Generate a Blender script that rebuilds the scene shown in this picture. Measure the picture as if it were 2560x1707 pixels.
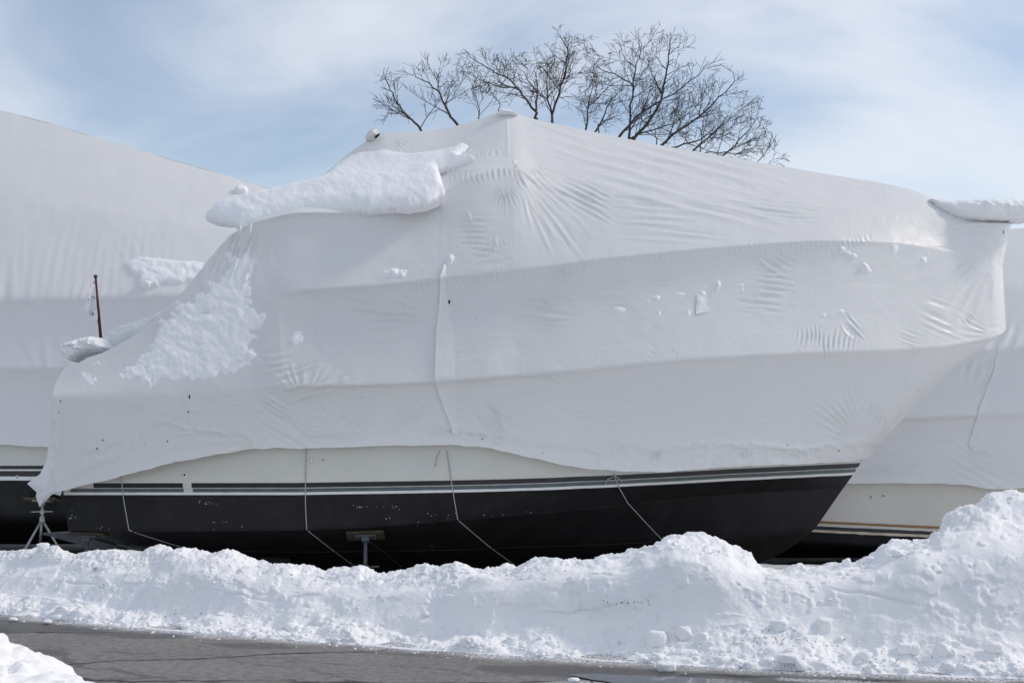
import bpy, math, random
import numpy as np
from mathutils import Vector
from mathutils.bvhtree import BVHTree

random.seed(7)
RNG = np.random.default_rng(11)
scene = bpy.context.scene
for o in list(bpy.data.objects):
    bpy.data.objects.remove(o)
R = math.radians

# ------------------------------------------------------------------ camera
F = 3200.0; CX = 1280.0; CY = 853.5; HOR = 1130.0; EYE = 1.7
PITCH = math.atan((HOR - CY) / F)
cam_d = bpy.data.cameras.new('camera'); cam = bpy.data.objects.new('camera', cam_d)
scene.collection.objects.link(cam)
cam_d.sensor_width = 36.0; cam_d.lens = 36.0 * F / 2560.0
cam_d.clip_start = 0.1; cam_d.clip_end = 6000
cam.location = (0, 0, EYE); cam.rotation_euler = (R(90) + PITCH, 0, 0)
scene.camera = cam

# ------------------------------------------------------------------ sky, sun, exposure
SUN_EL = 40.0; SUN_AZ = 84.0        # azimuth clockwise from +Y (away from the camera) towards +X
world = bpy.data.worlds.new('World'); scene.world = world; world.use_nodes = True
nt = world.node_tree; nt.nodes.clear(); L = nt.links.new
def wn(t, **k):
    n = nt.nodes.new(t)
    for a, b in k.items(): setattr(n, a, b)
    return n
sky = wn('ShaderNodeTexSky', sky_type='NISHITA', sun_disc=False)
sky.sun_elevation = R(SUN_EL); sky.sun_rotation = R(SUN_AZ)
sky.altitude = 20; sky.air_density = 1.0; sky.dust_density = 1.0; sky.ozone_density = 1.5
tc = wn('ShaderNodeTexCoord'); sep = wn('ShaderNodeSeparateXYZ'); L(tc.outputs['Generated'], sep.inputs[0])
den = wn('ShaderNodeMath', operation='ADD'); den.inputs[1].default_value = 0.22; L(sep.outputs['Z'], den.inputs[0])
dmx = wn('ShaderNodeMath', operation='MAXIMUM'); dmx.inputs[1].default_value = 0.06; L(den.outputs[0], dmx.inputs[0])
dx = wn('ShaderNodeMath', operation='DIVIDE'); L(sep.outputs['X'], dx.inputs[0]); L(dmx.outputs[0], dx.inputs[1])
dy = wn('ShaderNodeMath', operation='DIVIDE'); L(sep.outputs['Y'], dy.inputs[0]); L(dmx.outputs[0], dy.inputs[1])
cmb = wn('ShaderNodeCombineXYZ'); L(dx.outputs[0], cmb.inputs[0]); L(dy.outputs[0], cmb.inputs[1])
mp = wn('ShaderNodeMapping'); mp.inputs['Scale'].default_value = (0.9, 1.5, 1); mp.inputs['Rotation'].default_value = (0, 0, R(-14))
mp.inputs['Location'].default_value = (0.35, 1.2, 0)
L(cmb.outputs[0], mp.inputs[0])
nz = wn('ShaderNodeTexNoise'); nz.inputs['Scale'].default_value = 1.15; nz.inputs['Detail'].default_value = 6; nz.inputs['Roughness'].default_value = 0.5
nz.inputs['Distortion'].default_value = 0.5
L(mp.outputs[0], nz.inputs['Vector'])
rmp = wn('ShaderNodeMapRange', interpolation_type='SMOOTHSTEP'); rmp.inputs['From Min'].default_value = 0.34; rmp.inputs['From Max'].default_value = 0.66
rmp.inputs['To Min'].default_value = 0.15; rmp.inputs['To Max'].default_value = 0.74
L(nz.outputs['Fac'], rmp.inputs['Value'])
mix = wn('ShaderNodeMix', data_type='RGBA'); L(rmp.outputs[0], mix.inputs['Factor'])
L(sky.outputs[0], mix.inputs['A']); mix.inputs['B'].default_value = (6.55, 6.75, 7.05, 1)
bg = wn('ShaderNodeBackground'); bg.inputs['Strength'].default_value = 0.148
L(mix.outputs['Result'], bg.inputs[0])
wo = wn('ShaderNodeOutputWorld'); L(bg.outputs[0], wo.inputs[0])

sd = bpy.data.lights.new('sun', 'SUN'); sd.energy = 1.7; sd.angle = R(8); sd.color = (1.0, 0.90, 0.78)
sun = bpy.data.objects.new('sun', sd); scene.collection.objects.link(sun)
sv = Vector((math.cos(R(SUN_EL)) * math.sin(R(SUN_AZ)), math.cos(R(SUN_EL)) * math.cos(R(SUN_AZ)), math.sin(R(SUN_EL))))
sun.rotation_euler = sv.to_track_quat('Z', 'Y').to_euler(); sun.location = (20, 10, 25)

scene.render.engine = 'CYCLES'
scene.view_settings.view_transform = 'Standard'; scene.view_settings.look = 'None'
scene.view_settings.exposure = -0.07; scene.view_settings.gamma = 1.0; scene.view_settings.use_curve_mapping = False
scene.cycles.max_bounces = 8; scene.cycles.diffuse_bounces = 4

# ------------------------------------------------------------------ numeric helpers
K = 2560.0 / 2352.0       # the overview picture is 2352 wide
CP, SP = math.cos(PITCH), math.sin(PITCH)
def W(px, py, Y):
    """point at depth Y (metres away) that lies along the sight line of a photo pixel"""
    px = np.asarray(px, float); py = np.asarray(py, float); Y = np.asarray(Y, float)
    x = (px - CX) / F; u = (CY - py) / F
    t = Y / (CP - u * SP)
    return np.stack([x * t, Y + 0 * t, EYE + (SP + u * CP) * t], -1)
def project(P):
    P = np.asarray(P, float); d = P - np.array([0, 0, EYE])
    f = d[..., 1] * CP + d[..., 2] * SP; u = -d[..., 1] * SP + d[..., 2] * CP
    return CX + F * d[..., 0] / f, CY - F * u / f
def raydir(px, py):
    x = (px - CX) / F; u = (CY - py) / F
    return Vector((x, CP - u * SP, SP + u * CP)).normalized()
EYEV = Vector((0, 0, EYE))

def _hash(ix, iy, iz):
    h = (ix.astype(np.int64) * 374761393 + iy.astype(np.int64) * 668265263 + iz.astype(np.int64) * 2147483647 // 7 * 3) & 0xffffffff
    h = ((h ^ (h >> 13)) * 1274126177) & 0xffffffff
    h = ((h ^ (h >> 16)) * 2246822519) & 0xffffffff
    return ((h ^ (h >> 15)) & 0xffffff) / float(0xffffff)
def vnoise(x, y, z=0.0):
    x, y, z = np.broadcast_arrays(np.asarray(x, float), np.asarray(y, float), np.asarray(z, float))
    ix, iy, iz = np.floor(x), np.floor(y), np.floor(z)
    fx, fy, fz = x - ix, y - iy, z - iz
    sx, sy, sz = [f * f * f * (f * (f * 6 - 15) + 10) for f in (fx, fy, fz)]
    out = 0
    for a in (0, 1):
        wx = sx if a else 1 - sx
        for b in (0, 1):
            wy = sy if b else 1 - sy
            for c in (0, 1):
                wz = sz if c else 1 - sz
                out = out + _hash(ix + a, iy + b, iz + c) * wx * wy * wz
    return out * 2 - 1
def fbm(x, y, z=0.0, o=4, g=0.5):
    s = 0; a = 1; n = 0
    for i in range(o):
        s = s + a * vnoise(x * 2 ** i + 17.3 * i, y * 2 ** i - 9.1 * i, np.asarray(z) * 2 ** i + 5.7 * i); n += a; a *= g
    return s / n
def billow(x, y, z=0.0, o=3, g=0.5):
    s = 0; a = 1; n = 0
    for i in range(o):
        s = s + a * (1 - np.abs(vnoise(x * 2 ** i + 3.3 * i, y * 2 ** i + 7.9 * i, np.asarray(z) * 2 ** i))); n += a; a *= g
    return s / n
def sstep(a, b, x):
    t = np.clip((x - a) / (b - a), 0, 1); return t * t * (3 - 2 * t)
def pchip(y, xs):
    """monotone cubic through y at 0..n-1 (axis 0)"""
    y = np.asarray(y, float); n = len(y)
    d = y[1:] - y[:-1]; m = np.zeros_like(y)
    a, b = d[:-1], d[1:]
    with np.errstate(divide='ignore', invalid='ignore'):
        h = 2 * a * b / (a + b)
    m[1:-1] = np.where(a * b > 0, np.nan_to_num(h), 0); m[0] = d[0]; m[-1] = d[-1]
    i = np.clip(np.floor(xs).astype(int), 0, n - 2); t = xs - i
    sh = (len(xs),) + (1,) * (y.ndim - 1); t = t.reshape(sh)
    return (2*t**3-3*t**2+1)*y[i] + (t**3-2*t**2+t)*m[i] + (-2*t**3+3*t**2)*y[i+1] + (t**3-t**2)*m[i+1]
def polyline_dist(px, py, poly):
    """distance to a polyline, arclength fraction and signed side"""
    best = np.full(np.shape(px), 1e9); frac = np.zeros(np.shape(px)); side = np.zeros(np.shape(px))
    poly = np.asarray(poly, float); seg = np.hypot(*(poly[1:] - poly[:-1]).T); tot = seg.sum(); acc = 0
    for (a, b, l) in zip(poly[:-1], poly[1:], seg):
        d = b - a; t = np.clip(((px - a[0]) * d[0] + (py - a[1]) * d[1]) / (l * l + 1e-9), 0, 1)
        ex = px - (a[0] + t * d[0]); ey = py - (a[1] + t * d[1]); dd = np.hypot(ex, ey)
        m = dd < best
        best = np.where(m, dd, best); frac = np.where(m, (acc + t * l) / tot, frac)
        side = np.where(m, np.sign(d[0] * ey - d[1] * ex), side); acc += l
    return best, frac, side
def inside(px, py, poly):
    r = np.zeros(np.shape(px), bool); n = len(poly)
    for i in range(n):
        x1, y1 = poly[i]; x2, y2 = poly[(i + 1) % n]
        if y1 == y2: continue
        c = ((y1 > py) != (y2 > py)) & (px < (x2 - x1) * (py - y1) / (y2 - y1) + x1)
        r ^= c
    return r

# ------------------------------------------------------------------ object helpers
COL = scene.collection
def link_mesh(name, verts, faces, mat, parent=None, smooth=True):
    me = bpy.data.meshes.new(name)
    verts = np.asarray(verts, np.float32).reshape(-1, 3)
    if isinstance(faces, np.ndarray):
        nf, k = faces.shape
        me.vertices.add(len(verts)); me.vertices.foreach_set('co', verts.ravel())
        me.loops.add(nf * k); me.loops.foreach_set('vertex_index', faces.astype(np.int32).ravel())
        me.polygons.add(nf); me.polygons.foreach_set('loop_start', np.arange(0, nf * k, k, dtype=np.int32))
        me.polygons.foreach_set('loop_total', np.full(nf, k, np.int32))
        me.update(calc_edges=True)
    else:
        me.from_pydata([tuple(map(float, v)) for v in verts], [], faces); me.update()
    if smooth: me.polygons.foreach_set('use_smooth', np.ones(len(me.polygons), bool))
    me.materials.append(mat)
    o = bpy.data.objects.new(name, me); COL.objects.link(o)
    if parent is not None:
        o.parent = parent; o.matrix_parent_inverse = parent.matrix_basis.inverted()
    return o
def empty(name, loc, label, cat, group=None):
    o = bpy.data.objects.new(name, None); COL.objects.link(o); o.location = loc
    o.empty_display_size = 0.2
    return tag(o, label, cat, group)
def tag(o, label=None, cat=None, group=None, kind=None):
    if label: o['label'] = label
    if cat: o['category'] = cat
    if group: o['group'] = group
    if kind: o['kind'] = kind
    return o
def grid_faces(nr, nc, flip=False):
    i = np.arange(nr - 1)[:, None] * nc + np.arange(nc - 1)[None, :]
    f = np.stack([i, i + 1, i + nc + 1, i + nc], -1).reshape(-1, 4)
    return f[:, ::-1].copy() if flip else f
def normals(P):
    du = np.gradient(P, axis=1); dv = np.gradient(P, axis=0)
    n = np.cross(du, dv); n /= (np.linalg.norm(n, axis=-1, keepdims=True) + 1e-12)
    return n
class MB:
    """collects shapes into one mesh"""
    def __init__(s): s.v = []; s.f = []
    def add(s, v, f):
        o = len(s.v); s.v += [tuple(p) for p in v]; s.f += [tuple(i + o for i in q) for q in f]
    def tube(s, pts, rad, n=8, caps=True):
        pts = [Vector(p) for p in pts]
        rad = [rad] * len(pts) if not hasattr(rad, '__len__') else rad
        o = len(s.v); up = None
        for k, p in enumerate(pts):
            a = pts[max(0, k - 1)]; b = pts[min(len(pts) - 1, k + 1)]; d = (b - a)
            d = d.normalized() if d.length > 1e-9 else Vector((0, 0, 1))
            if up is None:
                up = d.orthogonal().normalized()
            up = (up - d * up.dot(d))
            up = up.normalized() if up.length > 1e-6 else d.orthogonal().normalized()
            w = d.cross(up)
            for j in range(n):
                a_ = 2 * math.pi * j / n
                s.v.append(tuple(p + (up * math.cos(a_) + w * math.sin(a_)) * rad[k]))
        for k in range(len(pts) - 1):
            for j in range(n):
                j2 = (j + 1) % n
                s.f.append((o + k*n + j, o + k*n + j2, o + (k+1)*n + j2, o + (k+1)*n + j))
        if caps:
            s.f.append(tuple(o + j for j in range(n))[::-1]); s.f.append(tuple(o + (len(pts)-1)*n + j for j in range(n)))
    def box(s, c, size, ax=None):
        c = Vector(c); X, Y, Z = ax if ax else (Vector((1,0,0)), Vector((0,1,0)), Vector((0,0,1)))
        hx, hy, hz = [q / 2 for q in size]
        v = [c + X*(hx*a) + Y*(hy*b) + Z*(hz*d) for d in (-1,1) for b in (-1,1) for a in (-1,1)]
        s.add(v, [(0,2,3,1),(4,5,7,6),(0,1,5,4),(2,6,7,3),(0,4,6,2),(1,3,7,5)])
    def lathe(s, c, axis, prof, n=16):
        """prof: (radius, height along axis)"""
        c = Vector(c); d = Vector(axis).normalized(); u = d.orthogonal().normalized(); w = d.cross(u); o = len(s.v)
        for r, h in prof:
            for j in range(n):
                a = 2*math.pi*j/n; s.v.append(tuple(c + d*h + (u*math.cos(a) + w*math.sin(a))*r))
        for k in range(len(prof)-1):
            for j in range(n):
                j2 = (j+1) % n; s.f.append((o+k*n+j, o+k*n+j2, o+(k+1)*n+j2, o+(k+1)*n+j))
        s.f.append(tuple(o+j for j in range(n))[::-1]); s.f.append(tuple(o+(len(prof)-1)*n+j for j in range(n)))
    def build(s, name, mat, parent=None, smooth=False):
        return link_mesh(name, np.array(s.v), s.f, mat, parent, smooth)

# ------------------------------------------------------------------ materials
def mat(name, col, rough=0.6, spec=0.4, metal=0.0, bump=None, var=None, trans=0.0, coat=0.0, sss=0.0):
    """bump: (scale, strength, distance); var: (scale, colour2, lo, hi)"""
    m = bpy.data.materials.new(name); m.use_nodes = True; t = m.node_tree; N = t.nodes; Lk = t.links.new
    p = N['Principled BSDF']; p.inputs['Base Color'].default_value = (*col, 1); p.inputs['Roughness'].default_value = rough
    p.inputs['Specular IOR Level'].default_value = spec; p.inputs['Metallic'].default_value = metal
    if coat: p.inputs['Coat Weight'].default_value = coat; p.inputs['Coat Roughness'].default_value = 0.15
    if sss:
        p.inputs['Subsurface Weight'].default_value = sss; p.inputs['Subsurface Radius'].default_value = (0.06, 0.07, 0.08); p.inputs['Subsurface Scale'].default_value = 0.5
    g = N.new('ShaderNodeNewGeometry')
    if var:
        n = N.new('ShaderNodeTexNoise'); n.inputs['Scale'].default_value = var[0]; n.inputs['Detail'].default_value = 6; Lk(g.outputs['Position'], n.inputs['Vector'])
        mr = N.new('ShaderNodeMapRange'); mr.inputs['From Min'].default_value = var[2]; mr.inputs['From Max'].default_value = var[3]; Lk(n.outputs['Fac'], mr.inputs['Value'])
        mx = N.new('ShaderNodeMix'); mx.data_type = 'RGBA'; Lk(mr.outputs[0], mx.inputs['Factor'])
        mx.inputs['A'].default_value = (*col, 1); mx.inputs['B'].default_value = (*var[1], 1); Lk(mx.outputs['Result'], p.inputs['Base Color'])
    if bump:
        last = None
        for (sc, st, dist) in (bump if isinstance(bump, list) else [bump]):
            n = N.new('ShaderNodeTexNoise'); n.inputs['Scale'].default_value = sc; n.inputs['Detail'].default_value = 5; Lk(g.outputs['Position'], n.inputs['Vector'])
            b = N.new('ShaderNodeBump'); b.inputs['Strength'].default_value = st; b.inputs['Distance'].default_value = dist; Lk(n.outputs['Fac'], b.inputs['Height'])
            if last: Lk(last.outputs[0], b.inputs['Normal'])
            last = b
        Lk(last.outputs[0], p.inputs['Normal'])
    if trans:
        tr = N.new('ShaderNodeBsdfTranslucent'); tr.inputs['Color'].default_value = (0.95, 0.92, 0.86, 1)
        if bump: Lk(last.outputs[0], tr.inputs['Normal'])
        ms = N.new('ShaderNodeMixShader'); ms.inputs[0].default_value = trans
        Lk(p.outputs[0], ms.inputs[1]); Lk(tr.outputs[0], ms.inputs[2]); Lk(ms.outputs[0], N['Material Output'].inputs[0])
    return m
M = {}
M['wrap'] = mat('shrink_wrap_white', (0.84, 0.845, 0.855), 0.34, 0.45, bump=[(9, 0.10, 0.02), (60, 0.05, 0.004)], trans=0.20)
M['wrap_b'] = mat('shrink_wrap_white_b', (0.80, 0.80, 0.81), 0.38, 0.42, bump=[(7, 0.12, 0.02), (50, 0.05, 0.004)], trans=0.12)
M['tape'] = mat('wrap_tape', (0.82, 0.82, 0.82), 0.3, 0.5, bump=(20, 0.2, 0.01))
M['snow'] = mat('snow', (0.88, 0.88, 0.89), 0.65, 0.25, bump=[(10, 0.2, 0.03), (60, 0.18, 0.008)], var=(5, (0.84, 0.845, 0.87), 0.35, 0.7))
M['snow_bank'] = mat('snow_bank', (0.87, 0.87, 0.88), 0.65, 0.25, bump=[(9, 0.3, 0.04), (45, 0.22, 0.010)], var=(2.2, (0.82, 0.825, 0.855), 0.45, 0.7))
M['gel'] = mat('gelcoat_cream', (0.60, 0.595, 0.545), 0.28, 0.5, var=(1.2, (0.55, 0.545, 0.50), 0.4, 0.75), coat=0.3)
M['gel_b'] = mat('gelcoat_warm', (0.63, 0.60, 0.545), 0.3, 0.5, var=(1.0, (0.58, 0.55, 0.50), 0.4, 0.75), coat=0.3)
M['anti'] = mat('antifouling_black', (0.010, 0.010, 0.011), 0.6, 0.28, bump=(40, 0.15, 0.004), var=(3.0, (0.019, 0.019, 0.020), 0.45, 0.75))
M['black'] = mat('stripe_black', (0.012, 0.012, 0.015), 0.3, 0.5, var=(6, (0.022, 0.022, 0.025), 0.5, 0.7))
M['teal'] = mat('stripe_teal', (0.075, 0.10, 0.105), 0.35, 0.5, var=(8, (0.095, 0.12, 0.125), 0.45, 0.65))
M['white'] = mat('stripe_white', (0.72, 0.73, 0.72), 0.4, 0.5, var=(9, (0.62, 0.62, 0.60), 0.5, 0.75))
M['brown'] = mat('stripe_brown', (0.30, 0.16, 0.055), 0.4, 0.5, var=(8, (0.24, 0.13, 0.05), 0.45, 0.65))
M['tan'] = mat('stripe_tan', (0.62, 0.53, 0.42), 0.5, 0.4, var=(5, (0.45, 0.33, 0.22), 0.5, 0.7))
M['strap'] = mat('strap_white', (0.42, 0.42, 0.42), 0.6, 0.3)
M['steel'] = mat('galvanised_steel', (0.42, 0.44, 0.45), 0.5, 0.5, metal=0.6, var=(25, (0.30, 0.31, 0.31), 0.4, 0.7))
M['dsteel'] = mat('dark_painted_steel', (0.10, 0.115, 0.125), 0.55, 0.4, var=(20, (0.07, 0.06, 0.055), 0.45, 0.7))
M['ply'] = mat('plywood_pad', (0.095, 0.075, 0.052), 0.7, 0.3, var=(15, (0.06, 0.05, 0.038), 0.4, 0.7))
M['timber'] = mat('timber_block', (0.10, 0.075, 0.055), 0.8, 0.2, bump=(30, 0.3, 0.01), var=(9, (0.06, 0.045, 0.035), 0.4, 0.7))
M['chrome'] = mat('fitting_metal', (0.6, 0.6, 0.6), 0.25, 0.5, metal=0.9)
M['fitw'] = mat('fitting_white', (0.72, 0.72, 0.70), 0.4, 0.5)
M['hole'] = mat('dark_hole', (0.01, 0.01, 0.011), 0.8, 0.1)
M['wood_red'] = mat('varnished_mahogany', (0.075, 0.014, 0.012), 0.35, 0.5)
M['flag'] = mat('flag_cloth', (0.90, 0.89, 0.95), 0.8, 0.2, trans=0.12)
M['ink'] = mat('flag_ink', (0.03, 0.03, 0.035), 0.8, 0.2)
M['bark'] = mat('bark', (0.055, 0.045, 0.040), 0.9, 0.2, var=(6, (0.09, 0.08, 0.075), 0.4, 0.7))
M['leaf'] = mat('dead_leaf', (0.16, 0.07, 0.035), 0.8, 0.2)
M['inner'] = mat('cabin_white', (0.45, 0.45, 0.44), 0.6, 0.3)
M['frost'] = mat('milky_plastic', (0.72, 0.74, 0.75), 0.3, 0.5, bump=(25, 0.3, 0.02), trans=0.3)
M['ice'] = mat('icicle', (0.78, 0.82, 0.86), 0.15, 0.5, trans=0.3)

# road material: aggregate, cracks, damp stains from a mesh attribute
def road_material():
    m = bpy.data.materials.new('asphalt'); m.use_nodes = True; t = m.node_tree; N = t.nodes; Lk = t.links.new
    p = N['Principled BSDF']; g = N.new('ShaderNodeNewGeometry')
    def noise(sc, det=4, vec=None):
        n = N.new('ShaderNodeTexNoise'); n.inputs['Scale'].default_value = sc; n.inputs['Detail'].default_value = det
        Lk(vec or g.outputs['Position'], n.inputs['Vector']); return n
    def rng(src, a, b, lo=0, hi=1):
        r = N.new('ShaderNodeMapRange'); r.interpolation_type = 'SMOOTHSTEP'
        for k, v in zip(('From Min', 'From Max', 'To Min', 'To Max'), (a, b, lo, hi)): r.inputs[k].default_value = v
        Lk(src, r.inputs['Value']); return r.outputs[0]
    def mixc(f, A, B):
        x = N.new('ShaderNodeMix'); x.data_type = 'RGBA'; Lk(f, x.inputs['Factor'])
        for k, v in (('A', A), ('B', B)):
            if isinstance(v, tuple): x.inputs[k].default_value = (*v, 1)
            else: Lk(v, x.inputs[k])
        return x.outputs['Result']
    def math_(op, a, b):
        x = N.new('ShaderNodeMath'); x.operation = op
        for i, v in enumerate((a, b)):
            if isinstance(v, (int, float)): x.inputs[i].default_value = v
            else: Lk(v, x.inputs[i])
        return x.outputs[0]
    base = mixc(rng(noise(1.1).outputs['Fac'], .35, .65), (0.150, 0.144, 0.137), (0.205, 0.197, 0.188))
    vo = N.new('ShaderNodeTexVoronoi'); vo.inputs['Scale'].default_value = 130; Lk(g.outputs['Position'], vo.inputs['Vector'])
    base = mixc(rng(vo.outputs['Color'], .1, .95), base, (0.27, 0.26, 0.248))
    base = mixc(math_('MULTIPLY', rng(noise(14, 6).outputs['Fac'], .40, .62), 0.45), base, (0.10, 0.095, 0.09))
    spk = rng(noise(220, 1).outputs['Fac'], .60, .70)
    base = mixc(math_('MULTIPLY', spk, 0.6), base, (0.40, 0.39, 0.37))
    # cracks: a few long wandering ones (two voronoi nets, bent by noise)
    mp_ = N.new('ShaderNodeMapping'); mp_.inputs['Rotation'].default_value = (0, 0, R(24)); mp_.inputs['Scale'].default_value = (0.16, 0.5, 1)
    dn = noise(1.3, 5); vm = N.new('ShaderNodeVectorMath'); vm.operation = 'MULTIPLY_ADD'
    Lk(dn.outputs['Color'], vm.inputs[0]); vm.inputs[1].default_value = (0.9, 0.9, 0); Lk(g.outputs['Position'], vm.inputs[2]); Lk(vm.outputs[0], mp_.inputs[0])
    ve = N.new('ShaderNodeTexVoronoi'); ve.feature = 'DISTANCE_TO_EDGE'; ve.inputs['Scale'].default_value = 1.5; Lk(mp_.outputs[0], ve.inputs['Vector'])
    ck = rng(ve.outputs['Distance'], .007, .032, 1, 0)
    ck = math_('MULTIPLY', ck, rng(noise(0.7, 2).outputs['Fac'], .34, .50))
    at = N.new('ShaderNodeAttribute'); at.attribute_name = 'damp'
    damp = at.outputs['Fac']
    base = mixc(math_('MULTIPLY', ck, 0.85), base, (0.022, 0.020, 0.020))
    base = mixc(math_('MULTIPLY', damp, 0.72), base, (0.034, 0.030, 0.029))
    at2 = N.new('ShaderNodeAttribute'); at2.attribute_name = 'slush'
    sl = math_('MULTIPLY', at2.outputs['Fac'], rng(noise(38, 4).outputs['Fac'], .36, .56))
    base = mixc(sl, base, (0.66, 0.67, 0.69))
    Lk(base, p.inputs['Base Color'])
    Lk(rng(damp, 0, 1, .82, .42), p.inputs['Roughness']); p.inputs['Specular IOR Level'].default_value = 0.35
    hgt = math_('SUBTRACT', vo.outputs['Distance'], math_('MULTIPLY', ck, 2.0))
    b = N.new('ShaderNodeBump'); b.inputs['Strength'].default_value = 0.5; b.inputs['Distance'].default_value = 0.006; Lk(hgt, b.inputs['Height'])
    Lk(b.outputs[0], p.inputs['Normal'])
    return m
M['road'] = road_material()
M['water'] = mat('meltwater', (0.02, 0.02, 0.02), 0.03, 0.5, bump=(6, 0.03, 0.005))
def ground_material():
    m = mat('yard_snow', (0.80, 0.82, 0.85), 0.7, 0.2, bump=[(5, 0.5, 0.06), (30, 0.4, 0.015)])
    t = m.node_tree; N = t.nodes; Lk = t.links.new; p = N['Principled BSDF']
    at = N.new('ShaderNodeAttribute'); at.attribute_name = 'bare'
    n = N.new('ShaderNodeTexNoise'); n.inputs['Scale'].default_value = 9; n.inputs['Detail'].default_value = 6
    g = N.new('ShaderNodeNewGeometry'); Lk(g.outputs['Position'], n.inputs['Vector'])
    gr = N.new('ShaderNodeMix'); gr.data_type = 'RGBA'; Lk(n.outputs['Fac'], gr.inputs['Factor']); gr.inputs['A'].default_value = (0.045, 0.04, 0.036, 1); gr.inputs['B'].default_value = (0.10, 0.09, 0.08, 1)
    mx = N.new('ShaderNodeMix'); mx.data_type = 'RGBA'; Lk(at.outputs['Fac'], mx.inputs['Factor'])
    mx.inputs['A'].default_value = (0.80, 0.82, 0.85, 1); Lk(gr.outputs['Result'], mx.inputs['B']); Lk(mx.outputs['Result'], p.inputs['Base Color'])
    return m
M['ground'] = ground_material()

# =================================================================== SETTING
YC = 17.5                      # depth of the near boat's centreline
# --- road edge (toe of the bank) from the photo
TOE = np.array([(-400,1497),(-150,1520),(0,1532),(94,1543),(315,1564),(535,1584),(740,1599),(1200,1632),(1519,1650),(1820,1668),(2203,1682),(2560,1696),(2760,1704),(3000,1713)], float)
toe3 = W(TOE[:,0], TOE[:,1], 10.0)
def on_ground(px, py, z=0.0):
    d = W(px, py, 1.0) - np.array([0,0,EYE]); t = (z - EYE) / d[...,2]
    return np.array([0,0,EYE]) + d * t[...,None]
toe3 = on_ground(TOE[:,0], TOE[:,1])
def toe_y(X):
    xs, ys = toe3[:,0], toe3[:,1]
    sl0 = (ys[1]-ys[0])/(xs[1]-xs[0]); sl1 = (ys[-1]-ys[-2])/(xs[-1]-xs[-2])
    return np.where(X < xs[0], ys[0]+(X-xs[0])*sl0, np.where(X > xs[-1], ys[-1]+(X-xs[-1])*sl1, np.interp(X, xs, ys)))

# ground to the horizon: fine near the yard, coarse far away
def axis_pts(lo, hi, step, far):
    a = list(np.arange(lo, hi + 1e-6, step)); s = step; x = hi
    while x < far: s *= 1.5; x += s; a.append(x)
    s = step; x = lo
    while x > -far: s *= 1.5; x -= s; a.insert(0, x)
    return np.array(a)
gx = axis_pts(-16, 16, 0.12, 3000); gy = axis_pts(2, 34, 0.12, 3000)
GX, GY = np.meshgrid(gx, gy)
near = np.exp(-((GX/60)**2 + ((GY-18)/60)**2))
GZ = -0.13 + (0.05*fbm(GX*0.7, GY*0.7) + 0.03*fbm(GX*3, GY*3)) * near
def ell(X, Y, cx, cy, rx, ry): return np.sqrt(((X-cx)/rx)**2 + ((Y-cy)/ry)**2)
und = np.minimum(ell(GX, GY, 0.3, 17.3, 6.2, 2.4), np.minimum(ell(GX, GY, -9, 24.5, 8.0, 2.6), ell(GX, GY, 9.5, 21.8, 7.0, 2.3)))
bare = 1 - sstep(0.80, 1.08, und + 0.25*fbm(GX*1.1, GY*1.1))
GZ += 0.10*(1-bare)*near
# heaped snow astern of the near boat, between the two rows
GZ += 0.16*np.exp(-(((GX+6.0)/1.6)**2 + ((GY-20.3)/0.9)**2)) * (1+0.6*fbm(GX*2, GY*2))
front = sstep(1.0, -1.0, GY - toe_y(GX)); GZ = GZ*(1-front) + (-0.10)*front
gnd = link_mesh('ground', np.stack([GX, GY, GZ], -1), grid_faces(len(gy), len(gx)), M['ground'])
tag(gnd, kind='structure')
a = gnd.data.attributes.new('bare', 'FLOAT', 'POINT'); a.data.foreach_set('value', bare.astype(np.float32).ravel())

# --- road
rx = axis_pts(-9, 8, 0.045, 60); rv = np.concatenate([np.linspace(-14, -6.1, 40), np.linspace(-6, 0.3, 150)])
RX, RV = np.meshgrid(rx, rv)
RY = toe_y(RX) + RV
RZ = 0.006*fbm(RX*0.8, RY*0.8)
rpx, rpy = project(np.stack([RX, np.maximum(RY, 2.0), RZ], -1))
wob = fbm(RX*2.1, RY*4.0, o=4)
damp = np.zeros_like(RX)
def dampband(poly, w, soft=0.5, s=1.0):
    global damp
    P3 = on_ground(*np.array(poly, float).T)
    d, fr, _ = polyline_dist(RX, RY, P3[:, :2])
    ww = 1.6*w * (0.35 + 0.65*np.sin(np.pi*np.clip(fr*0.96+0.02, 0, 1))) * (1 + 0.9*wob)
    damp = np.maximum(damp, s*sstep(1.0, 1.0-soft, d/np.maximum(ww, 1e-3)))
dampband([(-200,1545),(0,1560),(150,1570),(380,1586),(560,1590)], 0.22, 0.5, .9)
dampband([(-200,1560),(0,1574),(130,1575),(230,1572)], 0.16)
dampband([(0,1536),(60,1541),(110,1545)], 0.10)
dampband([(120,1560),(300,1572),(420,1586)], 0.10)
dampband([(330,1583),(480,1582),(585,1590)], 0.14)
dampband([(555,1609),(640,1613),(712,1617)], 0.11, 0.35, .85)
dampband([(20,1630),(90,1632),(150,1635)], 0.13, 0.4, .9)
dampband([(1225,1668),(1400,1676),(1650,1692),(1900,1704)], 0.20, 0.4, 1.0)
dampband([(1240,1670),(1500,1684),(1700,1700)], 0.16, 0.4, 1.0)
dampband([(1560,1655),(1800,1672),(2100,1688),(2500,1704)], 0.16, 0.5, .85)
dampband([(1830,1700),(1990,1704),(2100,1710)], 0.18, 0.4, .95)
dampband([(860,1625),(1000,1634),(1110,1640)], 0.06, 0.6, .6)
dampband([(160,1640),(175,1655),(205,1660)], 0.05, .5, .7)
damp = np.maximum(damp, 0.75*sstep(-0.16, -0.02, RV + 0.10*wob))
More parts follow.
